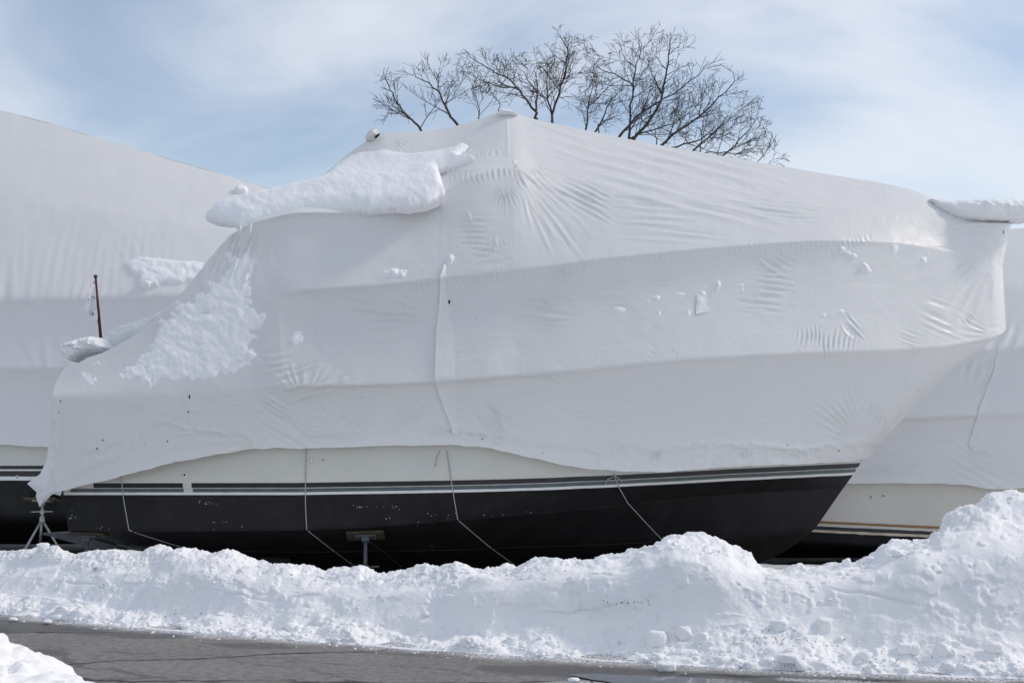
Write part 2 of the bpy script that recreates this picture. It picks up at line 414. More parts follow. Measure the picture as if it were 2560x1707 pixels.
for (pl, ww) in [([(270,1626),(330,1632),(420,1637),(520,1648)], .012), ([(170,1656),(280,1672),(360,1690),(440,1704)], .018),
                 ([(240,1652),(330,1651),(400,1646)], .015), ([(380,1630),(560,1637),(760,1645)], .012), ([(480,1605),(640,1615),(760,1618)], .012),
                 ([(0,1612),(120,1616),(190,1622)], .012), ([(700,1650),(900,1662),(1100,1672),(1250,1690)], .014), ([(190,1700),(320,1697),(400,1694)], .03),
                 ([(1200,1662),(1240,1670),(1300,1700)], .012), ([(560,1640),(620,1660),(760,1672),(900,1700)], .012)]:
    P3 = on_ground(*np.array(pl, float).T)
    d, fr, _ = polyline_dist(RX + 0.05*fbm(RX*3, RY*3), RY + 0.12*fbm(RX*3+9, RY*3), P3[:, :2])
    damp = np.maximum(damp, 0.9*sstep(1, .3, d/(ww*1.5*(1+0.8*fbm(RX*6, RY*6)))))
slush = sstep(-0.34, -0.03, RV + 0.12*fbm(RX*5, RY*5) + 0.12*fbm(RX*1.3, RY*1.3))*0.95
slw = on_ground(*np.array([(1965,1697),(2050,1700),(2200,1707),(2500,1725)], float).T)
d, fr, _ = polyline_dist(RX, RY, slw[:, :2]); slush = np.maximum(slush, 0.8*sstep(1, .2, d/(0.10*(1+0.9*wob))))
slw = on_ground(*np.array([(1330,1712),(1480,1703),(1560,1712)], float).T)
d, fr, _ = polyline_dist(RX, RY, slw[:, :2]); slush = np.maximum(slush, 0.8*sstep(1, .2, d/(0.10*(1+0.9*wob))))
road = link_mesh('road', np.stack([RX, RY, RZ], -1), grid_faces(len(rv), len(rx)), M['road']); tag(road, kind='structure')
for nme, arr in (('damp', damp), ('slush', slush)):
    a = road.data.attributes.new(nme, 'FLOAT', 'POINT'); a.data.foreach_set('value', arr.astype(np.float32).ravel())

# --- puddle of meltwater at the bottom edge
pp = on_ground(*np.array([(1420,1688),(1470,1686),(1530,1688),(1600,1690),(1700,1694),(1790,1698),(1850,1703),(1900,1712),(1840,1720),(1700,1722),(1560,1716),(1480,1702),(1440,1694)], float).T)[:, :2]
xs = np.arange(pp[:,0].min()-.1, pp[:,0].max()+.1, .012); ys = np.arange(pp[:,1].min()-.1, pp[:,1].max()+.1, .012)
PX, PY = np.meshgrid(xs, ys); ins = inside(PX, PY, pp); d, _, _ = polyline_dist(PX, PY, np.vstack([pp, pp[:1]]))
keep = (np.where(ins, d, -d) + 0.035*fbm(PX*9, PY*9) > 0.0)
f = grid_faces(len(ys), len(xs)); f = f[keep.ravel()[f].all(1)]
pud = link_mesh('puddle', np.stack([PX, PY, np.full_like(PX, 0.011)], -1), f, M['water']); tag(pud, kind='structure')

# --- ploughed snow bank between road and boats: toe, rubble, lip, crest, shoulder, back
BP = np.array([-400,-150,0,217,319,360,424,478,574,654,740,805,853,923,971,1083,1130,1242,1338,1440,1544,1599,1678,1716,1774,1870,1927,1985,2043,2110,2164,2225,2292,2324,2359,2410,2458,2490,2560,2700,3000], float)
crest_y = np.array([1352,1360,1371,1380,1392,1390,1378,1387,1401,1411,1419,1435,1428,1430,1438,1425,1417,1422,1405,1389,1376,1366,1355,1356,1371,1389,1411,1418,1424,1422,1414,1382,1366,1344,1290,1268,1243,1233,1243,1262,1300], float)
toe_py = np.interp(BP, TOE[:,0], TOE[:,1])
lip_y  = np.interp(BP, [-400,0,300,500,740,1000,1200,1450,1700,1940,2100,2200,2290,2400,2560,3000], [1425,1432,1440,1430,1470,1490,1475,1440,1405,1450,1455,1440,1390,1372,1368,1390])
rub_y  = np.interp(BP, [-400,0,400,740,1000,1200,1400,1600,1940,2200,2560,3000], [1478,1500,1535,1555,1565,1570,1598,1588,1578,1620,1625,1640])
toeP = on_ground(BP, toe_py); TD = toeP[:,1]
doff = lambda pts: np.interp(BP, *zip(*pts))
rubD = TD + 0.42; lipD = TD + doff([(-400,.95),(800,.8),(1250,.66),(1700,.72),(2100,.85),(2560,1.0)])
creD = TD + doff([(-400,1.5),(0,1.45),(700,1.35),(1250,1.25),(1700,1.5),(2000,1.5),(2250,1.7),(2360,2.1),(2560,2.4)])
rubP = W(BP, rub_y, rubD); lipP = W(BP, lip_y, lipD); creP = W(BP, crest_y, creD)
shoP = creP.copy(); shoP[:,1] += 0.45; shoP[:,0] *= shoP[:,1]/creP[:,1]; shoP[:,2] -= 0.10
bacP = creP.copy(); bacP[:,1] += 1.15; bacP[:,0] *= bacP[:,1]/creP[:,1]; bacP[:,2] = -0.1
frontP = toeP.copy(); frontP[:,1] -= 0.05; frontP[:,2] = -0.01
toeP[:,2] = 0.012
bnet = np.stack([frontP, toeP, rubP, lipP, creP, shoP, bacP], 0)      # rows x stations x 3
dens = 1500
seglen = np.hypot(np.diff(creP[:,0]), np.diff(creP[:,1])); cs = np.concatenate([[0], np.cumsum(seglen)])
uu = np.interp(np.linspace(0, cs[-1], dens), cs, np.arange(len(BP)))
cols = pchip(bnet.transpose(1,0,2), uu)                    # dens x rows x 3
vv = np.concatenate([np.linspace(0,1,5)[:-1], np.linspace(1,2,50)[:-1], np.linspace(2,3,75)[:-1], np.linspace(3,4,70)[:-1], np.linspace(4,5,20)[:-1], np.linspace(5,6,25)])
B = pchip(cols.transpose(1,0,2), vv)                       # rows x dens x 3
VV = vv[:,None]*np.ones((1,dens))
n = normals(B); n *= np.sign(n[...,2:3]*1.0 - n[...,1:2]*0.6 + 1e-6)
bx, by, bz = B[...,0], B[...,1], B[...,2]
bkx, bky = project(B)
edge = sstep(0.95, 1.25, VV)
rubm = sstep(1.0,1.2,VV)*sstep(2.5,2.0,VV); crm = sstep(3.2,3.9,VV)
face = sstep(2.0,2.3,VV)*sstep(3.5,3.0,VV)
big = 0.12*fbm(bx*1.2, by*1.2, bz*1.2, o=3)
med = 0.075*fbm(bx*3.4, by*3.4, bz*3.4, o=2)
sml = 0.026*(billow(bx*6.5+4, by*6.5, bz*6.5, o=3)-0.62)
fine = 0.011*fbm(bx*15, by*15, bz*15, o=4, g=.6)
cut = 0.035*fbm(bx*2.0, by*2.0, bz*0.6+3, o=3)
rough_where = sstep(-0.15, 0.35, fbm(bx*0.55+5, bz*0.9, by*0.55, o=2))   # parts of the face cut smooth by the plough blade
smooth_face = face*(0.40+0.6*(1-rough_where))
disp = big*(1-0.5*smooth_face) + med*(1-0.85*smooth_face) + sml*(1-0.9*smooth_face) + fine*(1-0.65*smooth_face) + cut*face
disp += rubm*0.045*(billow(bx*4.5, by*5.5+8, bz*5.5, o=3)-0.55) + crm*0.04*(billow(bx*9+3, by*9, bz*9, o=2)-0.60) + crm*0.022*(billow(bx*24, by*24, bz*24, o=2)-.6)
# broken crust: shallow plates with crisp edges
plate = sstep(-.03, .07, fbm(bx*3.3+2, by*3.3, bz*4.2, o=4, g=.6)); plate2 = sstep(-.02, .05, fbm(bx*8.5, by*8.5+4, bz*9.5, o=3, g=.6))
disp += (0.014*(plate-.6) + 0.006*(plate2-.6)*(1-.75*smooth_face) + 0.004*(sstep(-.02,.05,fbm(bx*19,by*19,bz*19+3,o=2))-.6)*(1-.9*smooth_face))*sstep(1.1,1.5,VV)
disp = disp*edge*(1-sstep(5.2,6.0,VV)) + (1-edge)*0.012*fbm(bx*14, by*14)*sstep(0.2,1.0,VV)
# long horizontal cracks in the cut face
for pl in ([(1275,1530),(1310,1533),(1420,1529),(1500,1518),(1555,1505),(1580,1520),(1660,1545)], [(520,1470),(620,1490),(700,1500)], [(2060,1465),(2120,1480),(2240,1500),(2330,1520)], [(150,1455),(250,1462)]):
    d, fr, sd_ = polyline_dist(bkx, bky + 5*fbm(bkx/25, bky/25), pl)
    disp -= 0.022*np.exp(-(d/3.0)**2)*np.sin(np.pi*np.clip(fr,0,1))*(VV < 4)
B = B + n*disp[...,None]
# lateral crumble of the toe line
B[...,1] += (1-edge)*(0.06*fbm(bx*2.4, bx*0+3.0)+0.035*fbm(bx*11, bx*0+1))
bank = link_mesh('snow_bank', B, grid_faces(len(vv), dens), M['snow_bank']); tag(bank, kind='structure')
bank_bvh = BVHTree.FromPolygons([tuple(p) for p in B[::2, ::2].reshape(-1,3)], [tuple(q) for q in grid_faces(*B[::2, ::2].shape[:2]).tolist()])

# --- near bank in the lower left corner, on the photographer's side of the road
cl = W([-890,-610,-370,-210,-140,-100,-40,10,45,90,190], [1350,1430,1510,1565,1596,1640,1672,1690,1712,1755,1835], [5.4,5.5,5.6,5.7,5.75,5.75,5.7,5.65,5.6,5.5,5.3])
nu = 260; u_ = np.linspace(0, len(cl)-1, nu); c_ = pchip(cl, u_)
rows = []
for t_ in np.linspace(-1, 1, 120):
    w_ = np.where(t_ < 0, 1.6, 1.1)
    prof = np.where(t_ < 0, 1 - 0.55*np.abs(t_)**1.4, np.sqrt(np.clip(1 - np.abs(t_)**1.6, 0, 1)))
    q = c_.copy(); q[:,1] += t_*w_*0.75; q[:,0] += t_*w_*0.55; q[:,2] = c_[:,2]*prof - 0.02; rows.append(q)
NB = np.array(rows); n = normals(NB); n *= np.sign(n[...,2:3] + 1e-9)
d_ = 0.05*fbm(NB[...,0]*3, NB[...,1]*3, NB[...,2]*3) + 0.04*(billow(NB[...,0]*7, NB[...,1]*7, NB[...,2]*7)-0.6) + .025*sstep(-.02,.06,fbm(NB[...,0]*6, NB[...,1]*6, NB[...,2]*6, o=3)) + .02*fbm(NB[...,0]*22, NB[...,1]*22, NB[...,2]*22)
nb = link_mesh('snow_bank', NB + n*d_[...,None], grid_faces(120, nu), M['snow_bank']); tag(nb, kind='structure')

# =================================================================== SHRINK-WRAPPED BOATS
def build_net(net, xres, rows_seg, smooth_rows=2, smooth_cols=1, sag=None):
    """net: stations x rows x 3 -> dense near-side grid (girth x length x 3)"""
    net = np.asarray(net, float)
    seg = np.linalg.norm(np.diff(net, axis=0), axis=2).mean(1); cs = np.concatenate([[0], np.cumsum(seg)])
    nc = int(cs[-1]/xres)
    u = np.interp(np.linspace(0, cs[-1], nc), cs, np.arange(len(net)))
    c = pchip(net, u)                                             # nc x rows x 3
    out = []; vrow = []
    for r in range(net.shape[1]-1):
        k = rows_seg[r]; t = np.linspace(0, 1, k, endpoint=(r == net.shape[1]-2))
        for tt in t: out.append(c[:, r]*(1-tt) + c[:, r+1]*tt); vrow.append(r+tt)
    G = np.array(out); vr = np.array(vrow)
    for (v0, v1, su, sa, pw) in (sag or []):     # film drawn in between two hard edges; pw < 1 puts the hollow close under the upper edge
        t = np.clip((vr - v0)/(v1 - v0), 0, 1); G[..., 1] += np.sin(np.pi*t**pw)[:, None]*np.interp(u, su, sa)[None, :]
    for _ in range(smooth_rows):
        G[1:-1] = 0.25*G[:-2] + 0.5*G[1:-1] + 0.25*G[2:]
    for _ in range(smooth_cols):
        G[:, 1:-1] = 0.25*G[:, :-2] + 0.5*G[:, 1:-1] + 0.25*G[:, 2:]
    return G, np.array(vrow), u
def outward(G):
    n = normals(G)
    s = np.sign((n[...,1]*-0.75 + n[...,2]*0.65).mean()); return n*s
def mirror_join(name, G, yc, material, parent, far_step=6):
    H = G[::far_step if G.shape[0] > 60 else 1, ::far_step if G.shape[1] > 60 else 1]
    if not np.allclose(H[-1], G[-1, ::far_step if G.shape[1] > 60 else 1]):
        H = np.concatenate([H, G[-1:, ::far_step if G.shape[1] > 60 else 1]], 0)
    H = H.copy(); H[...,1] = 2*yc - H[...,1]
    v = np.concatenate([G.reshape(-1,3), H.reshape(-1,3)]); f = np.concatenate([grid_faces(*G.shape[:2]), grid_faces(*H.shape[:2], flip=True) + G.shape[0]*G.shape[1]])
    return link_mesh(name, v, f, material, parent)

# ---------- near boat: cover control net  (overview px, overview py, half breadth)
def P(x, y, b, yc=YC): return W(x*K, y*K, yc - b)
ST = []
rear = [  # crease, r3, r4, mid, r5
 [(150,842,1.74),(128,880,1.84),(119,912,1.97),(124,1010,1.99),(128,1128,2.00)],
 [(205,822,1.72),(198,866,1.85),(192,910,1.99),(196,1010,2.01),(200,1113,2.02)],
 [(300,775,1.66),(300,840,1.83),(300,908,2.00),(295,1000,2.02),(290,1090,2.03)],
 [(390,700,1.58),(395,800,1.79),(400,905,2.01),(400,985,2.02),(400,1062,2.01)],
 [(460,622,1.46),(480,762,1.76),(490,901,2.02),(495,975,2.01),(500,1043,1.98)],
 [(512,556,1.42),(565,726,1.74),(580,896,2.02),(582,970,1.99),(583,1031,1.94)],
]
for i, r in enumerate(rear):
    q = [P(*t) for t in r]; c = q[0].copy(); c[1] = YC; c[2] -= (0.10 if i else 0.02); m1 = 0.5*(c + q[0]); m1[2] -= 0.03
    ST.append([c, m1] + q)
# transom centreline
t0 = []
for k_, q in enumerate(ST[0]):
    p_ = np.array(q).copy(); p_[1] = YC; p_[0] -= 0.10; t0.append(p_)
ST.insert(0, t0)
fwd = [  # ridge, roof mid, eave, rail (L2), rub rail (L1), mid flare, bottom edge
 [(580,500,0),(570,508,.66),(562,519,1.42),(625,692,1.74),(640,891,2.05),(640,965,1.99),(640,1029,1.94)],
 [(716,421,0),(706,456,.6),(700,488,1.42),(690,668,1.78),(695,888,2.05),(698,965,1.99),(703,1030,1.94)],
 [(828,333,0),(828,412,.56),(830,489,1.41),(850,657,1.80),(862,884,2.05),(860,960,1.99),(855,1024,1.94)],
 [(880,307,0),(890,395,.56),(900,484,1.40),(920,650,1.80),(930,881,2.05),(925,955,1.99),(920,1023,1.94)],
 [(1000,299,0),(1000,376,.56),(1003,450,1.38),(1005,640,1.80),(1005,876,2.05),(1005,955,1.99),(1005,1022,1.94)],
 [(1090,277,0),(1092,340,.56),(1095,400,1.28),(1105,630,1.79),(1110,869,2.05),(1110,955,1.985),(1110,1027,1.93)],
 [(1160,256,0),(1170,320,.56),(1180,386,1.15),(1180,622,1.78),(1190,863,2.01),(1190,960,1.97),(1195,1046,1.92)],
 [(1215,271,0),(1230,345,.62),(1245,420,1.10),(1250,613,1.76),(1260,857,2.00),(1258,965,1.96),(1255,1059,1.90)],
 [(1310,292,0),(1320,365,.58),(1328,440,1.08),(1330,602,1.73),(1340,850,1.97),(1338,970,1.91),(1335,1074,1.85)],
 [(1480,327,0),(1486,390,.54),(1492,452,1.08),(1500,583,1.63),(1510,832,1.90),(1505,965,1.81),(1500,1083,1.72)],
 [(1680,362,0),(1686,413,.47),(1692,463,.94),(1700,565,1.44),(1720,818,1.73),(1705,955,1.59),(1690,1071,1.44)],
 [(1880,397,0),(1886,436,.40),(1890,474,.79),(1900,553,1.20),(1920,809,1.46),(1885,950,1.20),(1850,1065,.96)],
 [(2050,426,0),(2054,457,.32),(2056,488,.58),(2050,558,.90),(2070,805,1.13),(2000,945,.83),(1920,1060,.60)],
 [(2130,448,0),(2135,475,.26),(2140,503,.46),(2150,572,.68),(2175,796,.84),(2075,930,.54),(1960,1058,.34)],
 [(2200,497,0),(2208,502,.20),(2215,514,.37),(2215,585,.52),(2240,784,.61),(2125,900,.31),(1982,1056,.14)],
 [(2262,508,0),(2268,510,.13),(2275,514,.32),(2265,592,.45),(2285,774,.47),(2165,865,.17),(1991,1052,.07)],
 [(2312,510,0),(2314,511,.09),(2316,513,.20),(2296,610,.25),(2307,764,.25),(2186,845,.06),(1996,1045,.02)],
 [(2322,511,0),(2322,512,.0),(2322,514,.0),(2303,612,.0),(2311,758,.0),(2195,837,.0),(1999,1040,.0)],
]
for r in fwd: ST.append([P(*t) for t in r])
ST = np.array(ST)
CG, cv, cu = build_net(ST, 0.0125, [26, 34, 62, 70, 38, 34], 1, 2, sag=[(2, 3, [0,5,7,11,13,24], [0,0,.10,.09,0,0], .55), (3, 4, [0,5,7.2,8.2,17.5,18.6,20,24], [0,0,.01,.12,.11,.05,0,0], .60), (4, 6, [0,2,6,8,19,22,24], [.0,.0,.02,.09,.09,.03,0], .5)])
SM = CG.copy()
for _ in range(140): SM[1:-1] = .25*SM[:-2] + .5*SM[1:-1] + .25*SM[2:]
SC = CG.copy()
for _ in range(260): SC[:, 1:-1] = .25*SC[:, :-2] + .5*SC[:, 1:-1] + .25*SC[:, 2:]
wcm = (sstep(18.6, 19.6, cu)*(1 - sstep(21.6, 22.6, cu)))[None, :, None]*sstep(4.6, 3.8, cv)[:, None, None]*.9
SC = SC*wcm + CG*(1-wcm); CG = SC
SB = CG.copy()
for _ in range(50): SB[:, 1:-1] = .25*SB[:, :-2] + .5*SB[:, 1:-1] + .25*SB[:, 2:]
wb = sstep(20.5, 21.5, cu)[None, :, None]*sstep(5.2, 4.6, cv)[:, None, None]; CG = SB*wb + CG*(1-wb)
wsm = (1 - sstep(5.5, 7.6, cu))[None, :, None]*sstep(2.6, 3.0, cv)[:, None, None]*.85
CG = CG*(1-wsm) + SM*wsm
CG[...,1] = np.minimum(CG[...,1], YC)
# soften the knuckles differently: extra rounding where the film spans free (aft slope)
n0 = outward(CG)
cpx, cpy = project(CG)
# ---------- wrinkles (surface coordinates = side-view coordinates)
D = 0.010*fbm(cpx/95, cpy/70, o=3) + 0.0025*fbm(cpx/22, cpy/22, 3.0, o=3)
def wave(ph):
    c = np.cos(ph); return 0.55*c + 0.45*(2*np.exp(-2.2*(1-c)) - 0.9)
def fan(ox, oy, a0, a1, r0, r1, k, amp, seed=0.0):
    global D
    x = cpx - ox; y = cpy - oy; r = np.hypot(x, y); an = (np.degrees(np.arctan2(y, x)) - a0) % 360
    m = (r < r1*1.25) & (an < (a1 - a0))
    rr = r[m]; t = an[m]/(a1-a0); qx = cpx[m]; qy = cpy[m]
    idx = t*k + 0.4*vnoise(rr/((r1-r0)*.8), t*k*.6, seed+2.0)
    jit = 0.72 + 0.5*vnoise(np.round(idx)*3.7, seed+0.5)
    e = np.clip((rr-r0)/((r1-r0)*jit), 0, 1); env = (np.sin(np.pi*e**0.75)**0.9)*np.sin(np.pi*t)**0.4
    D[m] += amp*env*wave(2*math.pi*idx)*(0.65+0.6*vnoise(qx/60, qy/60, seed+7.0))
def par(cx, cy, Ln, Wd, ang, k, amp, seed=0.0):
    """wrinkles of length Ln along ang (deg, down positive), spread over Wd across"""
    global D
    ca, sa = math.cos(R(ang)), math.sin(R(ang))
    x = cpx - cx; y = cpy - cy; al = x*ca + y*sa; ac = -x*sa + y*ca
    m = (np.abs(al) < Ln*0.75) & (np.abs(ac) < Wd*0.6)
    qx, qy = cpx[m], cpy[m]
    idx = ac[m]/Wd*k + 0.55*vnoise(al[m]/(Ln*0.7), ac[m]/(Wd*0.35), seed+1.0)
    sh = 0.25*Ln*vnoise(np.round(idx)*5.1, seed+3.3)
    jl = 0.75 + 0.35*vnoise(np.round(idx)*2.3, seed+9.3)
    e = np.clip(1 - ((al[m]-sh)/(Ln*0.5*jl))**2, 0, 1); env = e*np.clip(1-(ac[m]/(Wd*0.55))**2, 0, 1)**0.5
    D[m] += amp*env*wave(2*math.pi*idx)
def ridge(poly, w, amp, step=0.0, jag=0.0, seed=0.0):
    """a raised cord along a line; step lifts the side to the right of the path"""
    global D
    pl = np.array(poly, float); lo = pl.min(0) - 60; hi = pl.max(0) + 60
    m = (cpx > lo[0]) & (cpx < hi[0]) & (cpy > lo[1]) & (cpy < hi[1])
    qx, qy = cpx[m], cpy[m]
    d, fr, sd_ = polyline_dist(qx + jag*vnoise(qx/14, qy/14, seed), qy + jag*vnoise(qx/14, qy/14, seed+4), poly)
    taper = np.sin(np.pi*np.clip(fr*0.98+0.01, 0, 1))**0.35
    D[m] += amp*np.exp(-(d/w)**2)*taper*(0.8+0.5*vnoise(qx/20, qy/20, seed+2)) + step*np.exp(-d/(w*5))*(sd_ > 0)*taper
# roof and fore tent
fan(1275, 395, 18, 78, 15, 330, 9, 0.012, 1)
fan(1270, 400, 35, 70, 120, 320, 6, 0.008, 2)
par(1640, 420, 560, 200, 15, 7, 0.012, 3)
par(1450, 360, 260, 90, 17, 4, 0.007, 4)
par(1820, 480, 420, 150, 12, 6, 0.008, 5)
par(1640, 560, 330, 95, 4, 5, 0.008, 6)
par(1480, 500, 170, 70, 28, 5, 0.012, 61)
par(1950, 520, 220, 60, 6, 5, 0.007, 62)
par(1210, 440, 36, 170, 84, 13, 0.007, 7)
fan(1262, 455, 30, 150, 18, 95, 11, 0.012, 8)
par(1330, 450, 60, 70, 50, 5, 0.010, 81)
par(1195, 590, 100, 100, 4, 6, 0.012, 9)
fan(1165, 545, -10, 40, 5, 90, 4, 0.009, 91)
par(1230, 650, 150, 60, -12, 4, 0.006, 92)
par(1240, 620, 16, 60, 60, 5, 0.006, 93)
par(1075, 440, 110, 60, -12, 4, 0.005, 94)
fan(960, 330, -10, 80, 15, 110, 9, 0.008, 10)
par(1220, 388, 26, 70, 80, 5, 0.008, 101)
par(1330, 312, 40, 40, 20, 4, 0.006, 102)
par(1930, 490, 60, 24, -15, 6, 0.006, 103)
# rail band (L2-L1)
L2 = [(751,727),(925,715),(1089,697),(1252,680),(1447,655),(1633,635),(1850,615),(2068,602),(2176,597)]
L1 = [(142,992),(436,984),(697,970),(947,963),(1094,954),(1306,938),(1458,925),(1665,904),(1916,887),(2177,878)]
for k_, (a_, b_) in enumerate([(1130,1260),(1270,1330),(1380,1500),(1560,1680),(1780,1900),(1880,2080),(2060,2180),(1000,1100)]):
    cy_ = np.interp((a_+b_)/2, *zip(*L2)) + 14
    par((a_+b_)/2, cy_, 30, b_-a_, 82 if k_ % 2 else 70, int((b_-a_)/13), 0.0055, 20+k_)
fan(1408, 650, 25, 155, 10, 110, 17, 0.010, 30)
par(1375, 770, 130, 90, 8, 5, 0.012, 31); par(1330, 745, 120, 60, -8, 4, 0.006, 311)
par(1535, 720, 90, 110, -4, 7, 0.008, 32)
par(1660, 690, 90, 70, 2, 4, 0.006, 33)
fan(1100, 800, 135, 215, 40, 300, 7, 0.015, 34)
fan(1105, 700, 130, 225, 15, 110, 9, 0.008, 35)
par(1080, 750, 60, 70, 3, 6, 0.005, 36)
fan(1112, 745, -60, 60, 15, 110, 10, 0.008, 361)
par(770, 790, 60, 100, -55, 6, 0.005, 37)
par(715, 930, 130, 120, -14, 7, 0.012, 38)
par(780, 985, 200, 60, -18, 4, 0.010, 381)
par(1915, 720, 120, 130, 5, 8, 0.012, 40)
par(1945, 660, 110, 60, 28, 4, 0.013, 41)
par(1880, 760, 90, 50, 2, 4, 0.009, 411)
fan(1760, 905, 215, 330, 8, 80, 15, 0.006, 42)
par(2065, 850, 66, 150, 98, 12, 0.010, 43)
par(2130, 820, 70, 40, 48, 3, 0.013, 44)
par(1870, 878, 32, 130, -40, 10, 0.007, 45)
par(1700, 895, 26, 140, -38, 9, 0.006, 451)
par(1620, 905, 30, 100, 20, 6, 0.005, 452)
# bow
fan(2500, 600, 95, 175, 90, 330, 8, 0.011, 50)
par(2360, 800, 150, 90, 22, 5, 0.008, 51)
par(2285, 860, 130, 60, 18, 5, 0.009, 52)
par(2420, 800, 40, 40, 48, 4, 0.007, 53)
fan(2500, 835, 150, 215, 30, 180, 5, 0.010, 54)
par(2420, 560, 220, 50, -8, 3, 0.005, 55)
ridge([(2470,820),(2495,818),(2515,835)], 5, -0.012, 0, 2)
ridge([(2495,600),(2480,700),(2490,790)], 9, 0.010, 0, 6)
# flare and hem
fan(2175, 1122, 192, 258, 40, 190, 9, 0.012, 60)
par(2220, 1050, 60, 150, -60, 11, 0.014, 64); par(2290, 985, 40, 130, -48, 10, 0.010, 65)
fan(760, 1010, 205, 335, 45, 150, 8, 0.007, 66); par(690, 1040, 200, 90, 30, 5, 0.012, 67)
fan(850, 1085, 215, 320, 45, 160, 7, 0.010, 68); par(930, 990, 110, 60, 2, 5, 0.006, 69)
par(880, 1050, 90, 60, -42, 4, 0.012, 691); par(1010, 1040, 130, 60, -25, 4, 0.009, 692); par(800, 1075, 90, 40, 0, 4, 0.006, 693)
par(1500, 1045, 160, 50, 8, 3, 0.009, 70); par(1660, 1040, 120, 30, 0, 3, 0.006, 71); par(1390, 955, 70, 30, 12, 2, 0.009, 72)
par(1240, 1055, 110, 70, 55, 7, 0.010, 73); par(1900, 1040, 90, 40, 4, 3, 0.006, 731)
hem = [(1075,1082),(1125,1085),(1200,1100),(1300,1108),(1420,1116),(1490,1128),(1540,1120),(1590,1112),(1630,1120),(1700,1112),(1790,1104),(1850,1108),(1900,1110),(1950,1116),(2010,1121),(2060,1110),(2110,1104),(2160,1098)]
ridge(hem, 4.5, 0.022, 0.012, 3, 1); ridge([(x_+9, y_+7) for x_, y_ in hem[4:]], 3.5, 0.012, 0, 5, 2)
par(1280, 1100, 420, 20, 7, 2, 0.010, 74); par(900, 1092, 340, 22, 0, 2, 0.010, 75)
fan(1540, 1130, 190, 350, 6, 60, 9, 0.010, 76); fan(1640, 1120, 20, 160, 6, 50, 7, 0.010, 77); fan(1860, 1150, 180, 360, 4, 45, 8, 0.012, 78)
below = sstep(0, 12, cpy - np.interp(cpx, *zip(*hem)))*sstep(1440, 1500, cpx)
D += below*0.020*(billow(cpx/38, cpy/22, 2.0, o=3)-0.6)
# stern skirt folds
ridge([(395,1048),(430,1056),(470,1071),(530,1076),(575,1088),(600,1083),(632,1095),(636,1118)], 5, 0.018, 0.022, 2, 3)
ridge([(150,1205),(215,1170),(300,1130),(345,1085),(395,1048)], 8, 0.018, -0.006, 3, 4)
ridge([(185,1180),(225,1155),(290,1150),(330,1110),(372,1070)], 6, 0.014, 0, 4, 5)
ridge([(210,1138),(260,1130),(300,1105)], 4, -0.012, 0, 3, 6); ridge([(330,1160),(420,1120),(520,1100),(600,1105)], 8, 0.012, 0, 4, 7)
ridge([(138,1010),(140,1080),(128,1150),(138,1200)], 7, 0.02, 0, 5, 8); ridge([(475,990),(478,1050),(475,1072)], 2.5, 0.007, 0.006, 1, 9)
par(560, 1015, 120, 60, -6, 4, 0.005, 80); fan(340, 1000, 20, 160, 6, 50, 5, 0.008, 801)
# aft slope
par(600, 650, 190, 90, 108, 5, 0.014, 82); par(560, 620, 240, 50, 118, 3, 0.010, 83); par(650, 600, 120, 90, 105, 5, 0.006, 84)
ridge([(660,560),(640,640),(622,690),(600,720)], 6, 0.016, 0.006, 2, 10)
par(420, 800, 240, 40, -38, 3, 0.010, 85)
ridge([(1168,530),(1175,545),(1180,556)], 3, 0.014, 0, 1, 11); ridge([(1237,597),(1240,612),(1238,622)], 4, 0.012, 0, 1, 12)
# eave crease and mast crease
ridge([(1110,430),(1200,423),(1295,420)], 3.5, 0.010, 0, 1, 13); ridge([(1268,290),(1270,400)], 3, 0.008, 0, 0.5, 14)
# fine drawn texture of the film
D += 0.0013*fbm((cpx + 0.1*cpy)/70, (cpy - 0.08*cpx)/8.5, 4.0, o=2)*sstep(-.1, .4, fbm(cpx/130, cpy/110, 8.0, o=2))
D += 0.0012*fbm(cpx/9, cpy/60, 6.0, o=2)*sstep(.0, .5, fbm(cpx/110, cpy/120, 12.0, o=2))
# long thin tension creases right across the panels
crnd = random.Random(21)
def crease(x, y, ang, ln, amp, w=2.4):
    a_ = R(ang); dx_, dy_ = math.cos(a_)*ln/2, math.sin(a_)*ln/2; bow_ = crnd.uniform(-.04, .04)*ln
    ridge([(x-dx_, y-dy_), (x-dx_*.3 - dy_/ln*bow_, y-dy_*.3 + dx_/ln*bow_), (x+dx_*.4 - dy_/ln*bow_, y+dy_*.4 + dx_/ln*bow_), (x+dx_, y+dy_)], w, amp, 0, 1.5, crnd.random()*50)
for k_ in range(48): crease(crnd.uniform(1330, 2150), crnd.uniform(0,1)*150 + 350 + 0.1*0, crnd.gauss(13, 4), crnd.uniform(120, 380), crnd.choice((-1,1))*crnd.uniform(.003,.006), 3.5)
for k_ in range(58):
    x_ = crnd.uniform(760, 2250); crease(x_, np.interp(x_, *zip(*L2)) + crnd.uniform(30, 230), crnd.gauss(-5, 9), crnd.uniform(60, 240), crnd.choice((-1,1))*crnd.uniform(.002,.0045), 2.6)
for k_ in range(60):
    x_ = crnd.uniform(500, 2150); crease(x_, np.interp(x_, *zip(*L1)) + crnd.uniform(20, 130), crnd.gauss(-3, 12), crnd.uniform(50, 220), crnd.choice((-1,1))*crnd.uniform(.002,.0045), 2.6)
for k_ in range(12): crease(crnd.uniform(650, 1150), crnd.uniform(560, 690), crnd.gauss(-8, 10), crnd.uniform(60, 200), crnd.choice((-1,1))*crnd.uniform(.002,.004), 3)
for k_ in range(10): crease(crnd.uniform(980, 1250), crnd.uniform(310, 400), crnd.gauss(-14, 6), crnd.uniform(60, 180), crnd.choice((-1,1))*crnd.uniform(.002,.004), 3)
